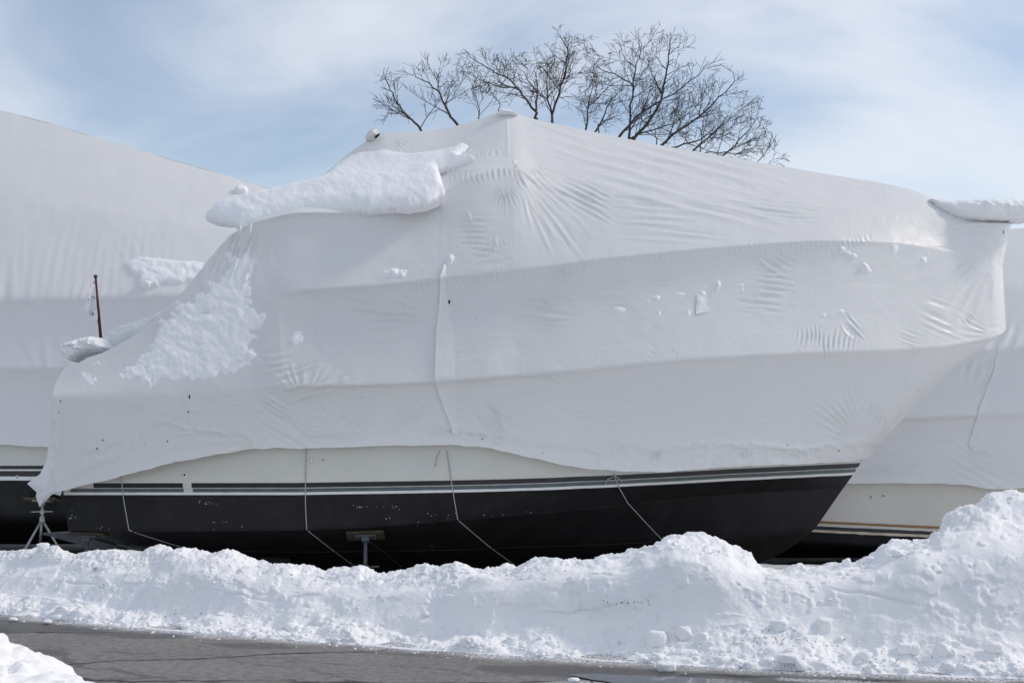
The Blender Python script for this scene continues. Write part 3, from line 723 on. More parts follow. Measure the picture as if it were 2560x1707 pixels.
for k_ in range(14): crease(crnd.uniform(200, 640), crnd.uniform(1010, 1120), crnd.gauss(-20, 14), crnd.uniform(60, 200), crnd.choice((-1,1))*crnd.uniform(.003,.007), 4)
# keep the displacement away from the free silhouettes at centreline
D *= np.clip((YC - CG[...,1])/0.10, 0.15, 1)
# crumbled lower hem
hemfac = sstep(5.75, 6.0, cv)[:, None]
CG2 = CG + n0*D[...,None]
CG2[...,2] += hemfac*0.014*fbm(cpx/22, cpx*0+1.7, o=3)

boat = empty('motor_boat', (0.3, YC, 0.03), 'black bottomed cruiser in white shrink wrap filling the centre of the photo', 'boat')
cover = mirror_join('shrink_wrap_cover', CG2, YC, M['wrap'], boat)
cover['label'] = 'wrinkled white shrink wrap film over the whole near boat'
cs_ = CG2[::2, ::2]
cover_bvh = BVHTree.FromPolygons([tuple(p) for p in cs_.reshape(-1,3)], grid_faces(*cs_.shape[:2]).tolist())
def hit(bvh, px, py, off=0.0):
    loc, nrm, i, dist = bvh.ray_cast(EYEV, raydir(px, py))
    if loc is None: return None, None
    if nrm.dot(raydir(px, py)) > 0: nrm = -nrm
    return loc + nrm*off, nrm

# ---------- hull below the cover  (source px, py, half breadth)
def Q(x, y, b): return W(x, y, YC - b)
def interp3(pts, xq):
    p_ = np.array(pts, float); return np.stack([xq, np.interp(xq, p_[:,0], p_[:,1]), np.interp(xq, p_[:,0], p_[:,2])], -1)
s_top = [(157,1207,1.855),(740,1206,1.87),(1127,1200,1.86),(1300,1196,1.80),(1440,1191,1.70),(1600,1184,1.47),(1820,1172,1.00),(1950,1166,.67),(2060,1161,.34),(2153,1156,.0)]
s_bot = [(159,1236,1.84),(740,1236,1.855),(1083,1231,1.85),(1300,1226,1.77),(1440,1221,1.66),(1600,1213,1.42),(1820,1201,.95),(1950,1195,.62),(2050,1190,.31),(2133,1186,.0)]
chine = [(170,1325,1.74),(320,1327,1.76),(770,1323,1.75),(940,1315,1.73),(1140,1298,1.66),(1300,1285,1.57),(1455,1272,1.42),(1678,1248,1.02),(1850,1233,.62),(1990,1224,.28),(2108,1220,.0)]
strake= [(255,1350,.85),(500,1375,.95),(770,1378,.98),(1100,1374,.96),(1300,1366,.90),(1500,1360,.80),(1700,1350,.60),(1850,1342,.40),(1960,1333,.2),(2040,1318,.0)]
keel  = [(330,1368,.0),(640,1402,.0),(800,1428,.0),(1000,1434,.0),(1300,1434,.0),(1500,1434,.0),(1700,1430,.0),(1850,1420,.0),(1922,1401,.0),(1979,1370,.0),(2036,1322,.0)]
def hull_row(pts, n_=48):
    p_ = np.array(pts, float)
    t = np.linspace(0, 1, n_); t = 1 - (1-t)**1.15
    q = pchip(p_, np.interp(t, np.linspace(0,1,len(p_)), np.arange(len(p_)))) if False else interp3(p_, p_[0,0] + (p_[-1,0]-p_[0,0])*t)
    for _ in range(2): q[1:-1,1:] = .25*q[:-2,1:] + .5*q[1:-1,1:] + .25*q[2:,1:]
    return Q(q[:,0], q[:,1], q[:,2])
l1 = [(x_*K, y_*K, b_-0.16 if b_ > .3 else b_*.6) for (x_, y_, b_) in [(119,912,1.97),(400,905,2.01),(700,888,2.02),(1005,876,2.02),(1340,850,1.97),(1510,832,1.90),(1720,818,1.73),(1920,809,1.46),(2070,805,1.13),(2130,797,.72),(2160,797,.40),(2180,797,.05)]]
r_sheer = hull_row(l1); r_top = hull_row(s_top); r_bot = hull_row(s_bot); r_ch = hull_row(chine); r_st = hull_row(strake); r_kl = hull_row(keel)
def loft(rows, segs):
    out = []
    for k_ in range(len(rows)-1):
        for tt in np.linspace(0, 1, segs[k_], endpoint=(k_ == len(rows)-2)): out.append(rows[k_]*(1-tt) + rows[k_+1]*tt)
    return np.array(out)
# flared topside: hollow curve between sheer and stripe
flare = loft([r_sheer, r_top, r_bot], [10, 3])
for i in range(1, 10):
    t = i/10; w_ = np.linspace(0, 1, 48)**3; flare[i,:,1] += 0.10*math.sin(math.pi*t)*w_ + 0.05*math.sin(math.pi*t)
def tr_cap(name, G, material):      # transom panel joining both sides at the first station
    a = G[:,0]; b = a.copy(); b[:,1] = 2*YC - b[:,1]; n_ = len(a)
    return link_mesh(name, np.concatenate([a, b]), [(i, i+1, n_+i+1, n_+i) for i in range(n_-1)], material, boat, smooth=False)
mirror_join('hull_topsides', flare, YC, M['gel'], boat, 1)
tr_cap('transom', flare, M['gel'])
bott_side = loft([r_bot, r_ch], [6]); mirror_join('hull_side_below_waterline', bott_side, YC, M['anti'], boat, 1)
tr_cap('transom_lower', bott_side, M['anti'])
# chine flat turns inward a little before the bottom starts: a crisp edge
bott = loft([r_ch, r_st, r_kl], [8, 8]); mirror_join('hull_bottom', bott, YC, M['anti'], boat, 1)
tr_cap('transom_bottom', bott, M['anti'])
# spray strake
mbs = MB(); mbs.tube([tuple(p + np.array([0, -0.012, -0.006])) for p in r_st[2:-8]], 0.008, 6); mbs.build('spray_strake', M['anti'], boat, True)
mbs = MB(); mbs.tube([tuple(p + np.array([0, -0.004, -0.004])) for p in r_ch[1:-2]], 0.010, 6); mbs.build('chine_rail', M['anti'], boat, True)
# deck and cabin inside the wrap
dk = r_sheer.copy(); dk2 = dk.copy(); dk2[:,1] = 2*YC - dk2[:,1]; dk[:,2] -= .02; dk2[:,2] -= .02
link_mesh('deck', np.concatenate([dk, dk2]), [(i, i+1, 48+i+1, 48+i) for i in range(47)], M['inner'], boat, False)
cb = MB(); cb.box((-1.3, YC, 3.2), (4.4, 2.6, 1.9)); cb.build('cabin', M['inner'], boat)
hull_v = np.concatenate([flare.reshape(-1,3), bott_side.reshape(-1,3), bott.reshape(-1,3)])
hf = np.concatenate([grid_faces(*flare.shape[:2]), grid_faces(*bott_side.shape[:2]) + flare.shape[0]*48, grid_faces(*bott.shape[:2]) + (flare.shape[0]+bott_side.shape[0])*48])
hull_bvh = BVHTree.FromPolygons([tuple(p) for p in hull_v], hf.tolist())
# stripes painted proud of the hull between s_top and s_bot
def stripe(name, f0, f1, x0, x1, material, label=None, off=0.003, rag=0.0012, cut=None):
    out = []
    xa = np.linspace(x0, x1, 160)
    tp = interp3(s_top, xa); bt = interp3(s_bot, xa)
    for k_, ff in enumerate((f0, f1)):
        ln = tp*(1-ff) + bt*ff
        p_ = Q(ln[:,0], ln[:,1], ln[:,2]); out.append(p_)
    G = np.array(out)
    # snap onto hull then lift
    for r_ in range(2):
        for c_ in range(G.shape[1]):
            v = Vector(G[r_, c_]); loc, nr, _, _ = hull_bvh.find_nearest(v)
            if nr.y > 0: nr = -nr
            G[r_, c_] = loc + nr*off
        G[r_,:,2] += rag*fbm(xa/9 + 30*r_ + f0*77, xa*0)
    t_ = np.linspace(0, 1, 3)[:,None,None]; G = G[0]*(1-t_) + G[1]*t_
    o = link_mesh(name, G, grid_faces(3, 160), material, boat)
    if label: o['label'] = label
    return o
for (xa, xb) in ((234, 457), (479, 2151)):
    stripe('boot_stripe', 0.02, 0.43, xa, xb, M['black'], 'black upper boot stripe')
for (xa, xb) in ((176, 459), (482, 2141)):
    stripe('pin_stripe', 0.47, 0.80, xa, xb, M['teal'], 'slate teal pin stripe under the black one')
    stripe('white_line', 0.43, 0.47, xa, xb, M['white'], None, 0.0045)
stripe('white_line', 0.80, 1.02, 160, 2134, M['white'], None, 0.004)
# through-hull fittings and drains
def fitting(px, py, r_, bvh, parent, dark=True, m='fitw'):
    loc, nr = hit(bvh, px, py)
    if loc is None: return
    mb = MB(); mb.lathe(loc, nr, [(r_, -.004), (r_, .010), (r_*.85, .018), (r_*.5, .018)], 18); o = mb.build('through_hull_fitting', M[m], parent, False)
    mb = MB(); mb.lathe(loc, nr, [(r_*.42, .012), (r_*.42, .0195), (r_*.2, .0196)], 12); mb.build('drain_hole', M['hole' if dark else 'chrome'], o, False)
fitting(462, 1187, .030, hull_bvh, boat); fitting(465, 1214, .026, hull_bvh, boat, False); fitting(779, 1152, .022, hull_bvh, boat, False, 'chrome'); fitting(808, 1150, .024, hull_bvh, boat)
fitting(2019, 1150, .024, hull_bvh, boat)
# chips and scrapes of pale primer along the chine
mb = MB()
for (cx_, cy_, sx_, sy_, k_) in [(530,1257,16,2.5,9),(895,1266,12,3,6),(985,1268,30,2,7),(1048,1306,22,2.5,6),(1160,1297,10,1.5,4),(1240,1290,20,2,6),(1330,1282,12,2,3),(180,1290,8,8,6),(505,1325,40,2,8),(570,1304,14,6,4),(270,1322,22,3,7),(1062,1366,16,1.5,3),(1200,1368,10,1.5,2),(860,1318,10,1.5,3),(640,1212,40,4,3),(1110,1285,25,6,6),(973,1295,6,3,2)]:
    for j in range(k_):
        qx, qy = cx_ + random.gauss(0, sx_), cy_ + random.gauss(0, sy_)
        l_, nr = hit(hull_bvh, qx, qy, .003)
        if l_ is None: continue
        ax = Vector((1,0,0)); ay = nr.cross(ax).normalized(); ln = random.uniform(.003,.014); hh = random.uniform(.0015,.0045)
        nn = 7; ring = [l_ + ax*(math.cos(6.283*i/nn)*ln*random.uniform(.6,1.2)) + ay*(math.sin(6.283*i/nn)*hh*random.uniform(.6,1.2)) for i in range(nn)]
        mb.add(ring, [tuple(range(nn))])
ch = mb.build('paint_chips', M['white'], boat); ch['kind'] = 'stuff'
# tie-down straps that pass under the hull
def strap_path(pts, bvhs):
    out = []
    for (a, b) in zip(pts[:-1], pts[1:]):
        for t in np.linspace(0, 1, 14, endpoint=False):
            qx, qy = a[0]*(1-t)+b[0]*t, a[1]*(1-t)+b[1]*t
            for bv in bvhs:
                l_, nr = hit(bv, qx, qy, .010)
                if l_ is not None: out.append(l_); break
    return out
straps = [[(303,1186),(310,1250),(323,1324),(430,1358),(545,1393)], [(766,1118),(764,1180),(764,1260),(767,1322),(828,1370),(893,1418)],
          [(1117,1128),(1128,1200),(1136,1250),(1144,1297),(1220,1362),(1292,1414)], [(1533,1183),(1546,1215),(1569,1256),(1615,1306),(1668,1362)], [(905,1338),(960,1378),(1010,1420)]]
for i, s_ in enumerate(straps):
    mb = MB(); pts = strap_path(s_, [hull_bvh]); mb.tube(pts, .004 if i == 4 else .0062, 6); mb.build('tie_down_strap', M['dsteel'] if i == 4 else M['strap'], boat, True)
# loose strap tails
for pl in ([(1100,1128),(1092,1142),(1088,1166)], [(1533,1190),(1518,1196),(1511,1210)], [(1535,1188),(1548,1196),(1553,1205)]):
    pts = [hit(hull_bvh, *q, .02)[0] for q in pl]; mb = MB()
    if all(p_ is not None for p_ in pts): mb.tube(pts, .006, 6); mb.build('strap_tail', M['strap'], boat, True)
# trim tab under the transom
tb = MB(); a = Q(176,1327,1.70); b = Q(318,1369,.12); e_ = Vector((-.34, 0, -.02))
A_, B_ = Vector(a), Vector(b)
tb.add([A_, B_, B_+e_, A_+e_, A_+Vector((0,0,-.02)), B_+Vector((0,0,-.02)), B_+e_+Vector((0,0,-.02)), A_+e_+Vector((0,0,-.02))], [(0,1,2,3),(4,7,6,5),(0,4,5,1),(1,5,6,2),(2,6,7,3),(3,7,4,0)])
tb.build('trim_tab', M['dsteel'], boat)
# rudder and propeller strut shapes under the stern quarter
rd = MB(); rd.box((-3.1, YC-.55, .30), (.40, .04, .42)); rd.build('rudder', M['anti'], boat)

# ---------- sub-parts of the cover
def surf_patch(name, left, right, offl, offr, material, parent, n_=60, m_=8, bvh=None, crumple=0.0):
    left = np.array(left, float); right = np.array(right, float); bvh = bvh or cover_bvh
    t = np.linspace(0, 1, n_); k_ = len(left)-1
    l_ = np.stack([np.interp(t*k_, np.arange(k_+1), left[:,i]) for i in (0,1)], -1); k2 = len(right)-1
    r_ = np.stack([np.interp(t*k2, np.arange(k2+1), right[:,i]) for i in (0,1)], -1)
    G = np.zeros((n_, m_, 3))
    for i in range(n_):
        for j in range(m_):
            s_ = j/(m_-1); q = l_[i]*(1-s_) + r_[i]*s_
            o_ = offl*(1-s_)+offr*s_ + crumple*float(fbm(q[0]/14, q[1]/14, 2.2, o=2))
            h, _ = hit(bvh, q[0], q[1], o_)
            G[i,j] = h if h is not None else W(q[0], q[1], 15.6)
    return link_mesh(name, G, grid_faces(n_, m_), material, parent)
c2 = lambda L_: [(700 + x_/3.136, 640 + y_/3.136) for x_, y_ in L_]
surf_patch('seam_flap', c2([(1290,70),(1256,165),(1256,280),(1242,480),(1226,600),(1221,800),(1214,960),(1240,1060),(1290,1200),(1340,1330),(1352,1400)]),
           c2([(1303,70),(1300,165),(1302,280),(1335,480),(1366,600),(1374,800),(1376,970),(1380,1060),(1382,1200),(1400,1330),(1412,1400)]), .024, .002, M['wrap'], cover, 90, 8, None, .004)
surf_patch('repair_patch', c2([(3400-860,420),(2590,600)]) if False else [(1742,734),(1740,760),(1740,786)], [(1768,738),(1772,762),(1780,778)], .012, .006, M['tape'], cover, 14, 10, None, .012)
surf_patch('seam_tape', [(1283,400),(1284,406),(1284,412)], [(1292,400),(1293,406),(1293,412)], .006, .006, M['tape'], cover, 4, 4)
# small tears and dark gaps
for (qx, qy, w_, h_) in [(1123,755,2.6,5.5),(1096,757,.9,.9),(474,992,2,5.5),(471,1029,2.2,2.2),(460,1007,1,1),(257,1100,2,2),(243,1121,2.6,2),(419,1103,2,2),(361,1111,1,1),(152,1003,1.5,2.5),(147,1031,1.3,2.2),(1191,795,1,1),(2508,580,1.3,5.5),(1288,418,4,1.1),(1968,1113,3.5,1),(2096,1126,4,1.2),(1357,1132,1.3,1.3),(1191,1126,6,1),(1206,1097,4,1)]:
    l_, nr = hit(cover_bvh, qx, qy, .006)
    if l_ is None: continue
    ax = Vector((1,0,0)); ay = nr.cross(ax).normalized(); s_ = .0049; ring = [l_ + ax*(math.cos(6.283*i/9)*w_*s_*random.uniform(.75,1.2)) + ay*(math.sin(6.283*i/9)*h_*s_*random.uniform(.75,1.2)) for i in range(9)]
    mb = MB(); mb.add(ring, [tuple(range(9))]); mb.build('tear', M['hole'], cover)
# loose corner of the wrap hanging at the stern
lf = np.array([(116,960),(112,1020),(106,1060),(92,1088),(74,1102),(62,1110),(74,1121),(84,1130),(82,1140),(91,1164)], float)*K
rt = np.array([(136,960),(138,1020),(138,1060),(140,1090),(142,1110),(142,1128),(139,1138),(128,1132),(118,1136),(93,1163)], float)*K
t = np.linspace(0, 1, 70); k_ = len(lf)-1
lfi = np.stack([np.interp(t*k_, np.arange(k_+1), lf[:,i]) for i in (0,1)], -1); rti = np.stack([np.interp(t*k_, np.arange(k_+1), rt[:,i]) for i in (0,1)], -1)
s_ = np.linspace(0, 1, 26)[None,:,None]; G2 = lfi[:,None]*(1-s_) + rti[:,None]*s_
dep = 15.75 - 0.24*np.linspace(0, 1, 26)[None,:]**0.7 + 0.05*np.sin(np.linspace(0, 9, 26))[None,:]*t[:,None] + 0.05*fbm(G2[...,0]/22, G2[...,1]/30, o=3)
link_mesh('loose_corner', W(G2[...,0], G2[...,1], dep), grid_faces(70, 26), M['wrap'], cover)
# wrapped stub at the aft end of the roof ridge, its bag torn open
c0 = W(932, 338, YC-.05)
def crumple_lump(c, s3, ang, seed, amp=.5):
    import bmesh
    bm = bmesh.new(); bmesh.ops.create_icosphere(bm, subdivisions=3, radius=1.0)
    v = np.array([p.co[:] for p in bm.verts]); f = np.array([[q.index for q in p.verts] for p in bm.faces]); bm.free()
    v = v*(1 + amp*fbm(v[:,0]*1.4+seed, v[:,1]*1.4, v[:,2]*1.4, o=3))[:,None]*np.array(s3)
    ca, sa = math.cos(ang), math.sin(ang); return np.stack([v[:,0]*ca - v[:,2]*sa, v[:,1], v[:,0]*sa + v[:,2]*ca], -1) + c, f
v_, f_ = crumple_lump(c0, (.115,.09,.07), R(38), 2.0); st = link_mesh('roof_light_bag', v_, f_, M['frost'], cover, False)
v_, f_ = crumple_lump(W(943, 340, YC-.13), (.045,.03,.014), R(38), 5.0, .3); link_mesh('bag_opening', v_, f_, M['hole'], st, False)

v_, f_ = crumple_lump(W(2164, 1136, YC-.08), (.045,.035,.065), R(-35), 8.0, .6); link_mesh('gathered_hem', v_, f_, M['wrap'], cover, False)

# ---------- jack stands
def jack_stand(px, py, Yd, ground, label, mats=('dsteel','dsteel'), tilt=12, pad=(.46,.24), spread=.34, top=.34, chain=True, bvh=None):
    """pad centre seen at (px,py) at depth Yd"""
    c = Vector(W(px, py, Yd)); up_n = None
    if bvh is not None:
        h_, nn = hit(bvh, px, py)
        if h_ is not None: c = h_ + nn*.02; up_n = -nn
    base = Vector((c.x, c.y, ground))
    r_ = empty('jack_stand', base, label, 'jack stand', 'jack stands under the boats')
    ax = (Vector((1,0,0)), Vector((0, math.cos(R(tilt)), -math.sin(R(tilt)))), Vector((0, math.sin(R(tilt)), math.cos(R(tilt)))))
    if up_n is not None:
        a0 = Vector((1,0,0)); a1 = up_n.cross(a0).normalized(); a0 = a1.cross(up_n).normalized(); ax = (a0, a1, up_n)
    mb = MB(); mb.box(c, (pad[0], pad[1], .028), ax); mb.build('pad', M['ply'], r_)
    mb = MB(); mb.box(c - ax[2]*.026, (pad[0]*.55, pad[1]*.6, .018), ax); mb.box(c - ax[2]*.06, (.09, .09, .05), ax); mb.build('pad_plate', M[mats[0]], r_)
    H = c.z - ground
    mb = MB(); mb.tube([c - Vector((0,0,.07)), base + Vector((0,0,H*top))], .024, 10); mb.build('screw_post', M[mats[0]], r_, True)
    hz = ground + H*(top+.16)
    mb = MB(); mb.tube([(c.x-.19, c.y-.02, hz), (c.x+.17, c.y+.02, hz+.004)], .011, 8); mb.lathe((c.x, c.y, hz-.03), (0,0,1), [(.045,0),(.045,.06),(.03,.062)], 12); mb.build('handle', M[mats[0]], r_)
    mb = MB(); mb.lathe((c.x, c.y, ground + H*top - .03), (0,0,1), [(.05,0),(.045,.08),(.03,.11)], 12); mb.build('collar', M[mats[1]], r_)
    for k_ in range(3):
        a_ = R(90 + 120*k_ + 25); f_ = base + Vector((math.cos(a_)*spread, math.sin(a_)*spread, .0))
        mb = MB(); mb.tube([Vector((c.x, c.y, ground + H*top + .02)), f_], .022, 8); mb.build('leg', M[mats[1]], r_, True)
    if chain:
        mb = MB()
        for k_ in range(9):
            z_ = hz + .02 - k_*.034; x_ = c.x - .07 + .012*math.sin(k_); th = [Vector((x_ + (.009*math.cos(q) if k_ % 2 else 0), c.y-.05 + (0 if k_ % 2 else .009*math.cos(q)), z_ + .021*math.sin(q))) for q in np.linspace(0, 6.283, 9)]
            mb.tube(th, .0035, 4, False)
        mb.build('chain', M['steel'], r_)
    return r_
jack_stand(914, 1334, 16.12, -.1, 'jack stand with tan plywood pad under the middle of the near black hull', bvh=hull_bvh)
jack_stand(219, 1332, 16.10, -.1, 'grey jack stand under the stern corner of the near black hull', top=.30, bvh=hull_bvh)
# ---------- keel blocks
def keel_block(x, y, z0, z1, label):
    r_ = empty('keel_block', (x, y, z0), label, 'block', 'timber blocks under the near keel')
    n_ = max(1, round((z1-z0)/.13)); h_ = (z1-z0)/n_
    for i in range(n_):
        mb = MB(); mb.box((x + random.uniform(-.02,.02), y, z0 + h_*(i+.5)), (.26 if i % 2 else .55, .6 if i % 2 else .30, h_-.004)); mb.build('timber', M['timber'], r_)
keel_block(float(W(664,1410,YC)[0]), YC, -.13, .19, 'dark timber block under the keel near the stern of the near boat')
keel_block(float(W(335,1380,YC)[0]) + .05, YC-.1, -.13, .30, 'dark timber block at the aft end of the near keel')

# ---------- boat behind on the left
def simple_boat(name, label, yc, net, hullrows, mats, stripes, root, group, hemn=0.02, wr=()):
    r_ = empty(name, root, label, 'boat', group)
    net = np.array(net, float)          # stations x rows x (X, b, Z)
    P3 = np.stack([net[...,0], yc - net[...,1], net[...,2]], -1)
    G, v_, u_ = build_net(P3, 0.04, [24, 24, 40, 40], 1, 2, sag=[(2, 3, [0, 30], [.08, .08], .7), (3, 4, [0, 30], [.10, .10], .5)])
    n_ = outward(G); gx_, gz_ = G[...,0], G[...,2]
    d_ = 0.016*fbm(gx_*1.1, gz_*1.1, o=3) + 0.004*fbm(gx_*6, gz_*6, o=2)
    for (cx_, cz_, L_, W_, ang, k_, am) in wr:
        ca, sa = math.cos(R(ang)), math.sin(R(ang)); x_ = gx_-cx_; z_ = gz_-cz_; al = x_*ca + z_*sa; ac = -x_*sa + z_*ca
        idx = ac/W_*k_ + .6*vnoise(al/(L_*.7), ac/(W_*.35), cx_); sh = .25*L_*vnoise(np.round(idx)*5.1, cz_)
        d_ += am*np.clip(1-((al-sh)/(L_*.5))**2, 0, 1)*np.clip(1-(ac/(W_*.55))**2, 0, 1)**.5*wave(6.283*idx)
    G = G + n_*d_[...,None]
    G[-1,:,2] += hemn*fbm(G[-1,:,0]*3, G[-1,:,0]*0, o=3)
    cv_ = mirror_join('shrink_wrap_cover', G, yc, M['wrap_b'], r_, 3)
    for e_i in (0, -1):
        a_ = G[:,e_i]; b_ = a_.copy(); b_[:,1] = 2*yc - b_[:,1]; m_ = len(a_)
        link_mesh('cover_end', np.concatenate([a_, b_]), [(i, i+1, m_+i+1, m_+i) for i in range(m_-1)], M['wrap_b'], cv_, False)
    hr = np.array(hullrows, float)      # rows x stations x (X, b, Z)
    H = np.stack([hr[...,0], yc - hr[...,1], hr[...,2]], -1)
    for nm, ra, mt in (('hull_topsides', (0, 1), mats[0]), ('hull_bottom', (1, 2, 3), mats[1])):
        g_ = loft([H[i] for i in ra], [6]*(len(ra)-1)); mirror_join(nm, g_, yc, mt, r_, 1)
        for e_i in (0, -1):
            a_ = g_[:,e_i]; b_ = a_.copy(); b_[:,1] = 2*yc - b_[:,1]; m_ = len(a_)
            link_mesh('hull_end', np.concatenate([a_, b_]), [(i, i+1, m_+i+1, m_+i) for i in range(m_-1)], mt, r_, False)
    top, wl = H[0], H[1]
    for (nm, dz0, dz1, mt, rg) in stripes:
        xs_ = np.linspace(wl[0,0], wl[-1,0], 240); yy = np.interp(xs_, wl[:,0], wl[:,1]); zz = np.interp(xs_, wl[:,0], wl[:,2])
        tz = np.interp(xs_, top[:,0], top[:,2]); ty = np.interp(xs_, top[:,0], top[:,1])
        rows_ = []
        for dz in (dz0, dz1):
            f_ = dz/(tz-zz); rows_.append(np.stack([xs_, yy + (ty-yy)*f_ - .006, zz + dz + rg*fbm(xs_*7 + dz*50, xs_*0, o=3)], -1))
        link_mesh(nm, np.array(rows_), grid_faces(2, 240), mt, r_)
    gv = BVHTree.FromPolygons([tuple(p) for p in G.reshape(-1,3)], grid_faces(*G.shape[:2]).tolist())
    hv = np.concatenate([H.reshape(-1,3)]); hb = BVHTree.FromPolygons([tuple(p) for p in hv], grid_faces(*H.shape[:2]).tolist())
    return r_, cv_, gv, hb
def zat(py, Y): return float(W(1280, py, Y)[2])
def xat(px, Y): return float((px-CX)/F*Y/(CP - (CY-1000)/F*SP))
YL = 24.3; BL = 2.1; yn = YL - BL
# rows: ridge, mid roof, rail, rub rail, bottom
X0, X1 = -17.0, -0.6
def lstation(X):
    px = CX + X/ (yn/CP) * F * 1.0
    rid = np.interp(X, [-17,-13,-9.75,-4.47,-2.2,-.6], [zat(250,YL)-.6, zat(250,YL)+.1, zat(278,YL), zat(478,YL), zat(560,YL), zat(640,YL)])
    ra = np.interp(X, [-17,-9,-6,-.6], [zat(752,yn), zat(746,yn), zat(735,yn), zat(722,yn)])
    ru = np.interp(X, [-17,-9,-6,-.6], [zat(926,yn), zat(924,yn), zat(918,yn), zat(905,yn)])
    bo = np.interp(X, [-17,-9,-7.9,-.6], [zat(1114,yn), zat(1112,yn), zat(1117,yn), zat(1120,yn)])
    bt = np.interp(X, [-17,-4,-1.5,-.6], [BL,BL,BL*.75,BL*.5])
    return [(X,0,rid),(X,bt*.46,rid+(ra-rid)*.47),(X,bt*.90,ra),(X,bt*1.0,ru),(X,bt*.97,bo)]
xsL = np.linspace(X0, X1, 22)
hl = lambda z, b: [(X, b*np.interp(X, [-17,-4,-1.5,-.6],[1,1,.75,.5]), z) for X in xsL]
zw = zat(1201, yn)
lb, lcov, lbvh, lhull = simple_boat('motor_boat', 'larger white wrapped boat behind the flagstaff at the left edge', YL, [lstation(X) for X in xsL],
    [hl(zat(1050,yn), BL*.90), hl(zw, BL*.93), hl(.55, BL*.86), hl(-.02, .03)], (M['gel'], M['anti']),
    [('boot_stripe', zat(1173,yn)-zw, zat(1164,yn)-zw, M['black'], .002), ('white_line', zat(1177,yn)-zw, zat(1173,yn)-zw, M['white'], 0), ('pin_stripe', zat(1191,yn)-zw, zat(1177,yn)-zw, M['black'], .002), ('white_line', 0, zat(1191,yn)-zw, M['white'], .004)],
    (-9, YL, 0), 'boats stored behind the near boat',
    wr=[(-7.8, 4.9, 1.6, 3.2, 96, 18, .004), (-9.3, 4.3, 1.6, 1.4, 100, 5, .010), (-8.6, 6.0, 1.0, .9, -30, 6, .005), (-6.8, 5.5, .8, .9, -55, 6, .004), (-5.5, 4.7, .8, .9, -62, 5, .006), (-7.2, 4.4, .9, 1.6, 80, 9, .007), (-6.2, 2.1, 1.2, 1.0, 30, 7, .012), (-9.6, 2.0, .8, .6, 70, 6, .015), (-8.0, 3.0, 2.0, .8, -70, 3, .008)])
for (qx, qy, r0_) in ((43, 1192, .03),): fitting(qx, qy, r0_, lhull, lb)
jack_stand(107, 1249, 22.3, -.05, 'galvanised tripod jack stand under the left rear boat beside the hanging wrap corner', ('steel','steel'), 10, (.55,.36), .38, .62, False)
# ---------- boat behind on the right
YR = 21.9; BR = 2.0; yr = YR - BR
XA, XB = 3.3, 15.0
xsR = np.linspace(XA, XB, 20)
def rz(py_at, X):       # py_at: list of (px, py) on the near side
    px = CX + X/yr*F*CP*1.0
    return zat(np.interp(px, *zip(*py_at)), yr)
tp_ = lambda X: np.interp(X, [3.3, 5, 9, 15], [.55, .85, 1, 1])
RS = []
for X in xsR:
    rid = np.interp(X, [3.3, 6.0, 8.0, 11, 15], [4.6, 5.05, 5.5, 5.7, 5.2])
    ra = rz([(1800,905),(2240,885),(2560,870),(3000,860)], X); ru = rz([(1800,1052),(2240,1045),(2560,1034),(3000,1025)], X)
    bo = rz([(1800,1211),(2125,1208),(2400,1211),(2450,1222),(2500,1224),(2560,1217),(3000,1212)], X)
    b_ = BR*tp_(X); RS.append([(X,0,rid),(X,b_*.55,rid+(ra-rid)*.5),(X,b_*.90,ra),(X,b_,ru),(X,b_*.97,bo)])
wlz = [rz([(1800,1322),(2050,1333),(2330,1345),(3000,1370)], X) for X in xsR]
hR = lambda zf, b: [(X, b*tp_(X), zf(i, X)) for i, X in enumerate(xsR)]
rb_, rcov, rbvh, rhull = simple_boat('motor_boat', 'wrapped boat with brown stripe behind the right snow heap', YR, RS,
    [hR(lambda i, X: rz([(1800,1120),(3000,1120)], X), BR*.90), hR(lambda i, X: wlz[i], BR*.915), hR(lambda i, X: wlz[i]-.18, BR*.89), hR(lambda i, X: -.08, .03)], (M['gel_b'], M['anti']),
    [('pin_stripe', .128, .168, M['brown'], .002), ('boot_stripe', .028, .085, M['black'], .006), ('scuffed_line', -.012, .026, M['tan'], .010)],
    (9, YR, 0), 'boats stored behind the near boat',
    wr=[(6.2, 2.9, .7, 1.0, 20, 6, .010), (7.3, 1.5, 1.2, .7, -30, 6, .014), (5.9, 1.4, 1.6, .3, 4, 4, .012), (6.6, 2.1, 1.0, .5, 5, 4, .008), (7.6, 3.3, 1.0, 1.0, 40, 6, .014), (7.7, 3.6, .9, .8, 55, 5, .02), (7.4, 2.9, .6, .7, 70, 5, .014), (6.9, 1.25, .9, .4, 8, 5, .012), (8.2, 1.3, 1.4, .6, -10, 6, .014), (6.3, 1.9, 1.4, .6, 3, 5, .008)])
for (qx, qy, r0_) in ((2178,1242,.030),(2209,1239,.034)): fitting(qx, qy, r0_, rhull, rb_)
sp = [(2497,862),(2482,930),(2462,985),(2445,1030),(2430,1080),(2420,1112),(2432,1128)]
surf_patch('seam_flap', sp, [(x_+60, y_+4) for x_, y_ in sp], .014, .002, M['wrap_b'], rcov, 40, 6, rbvh, .010)

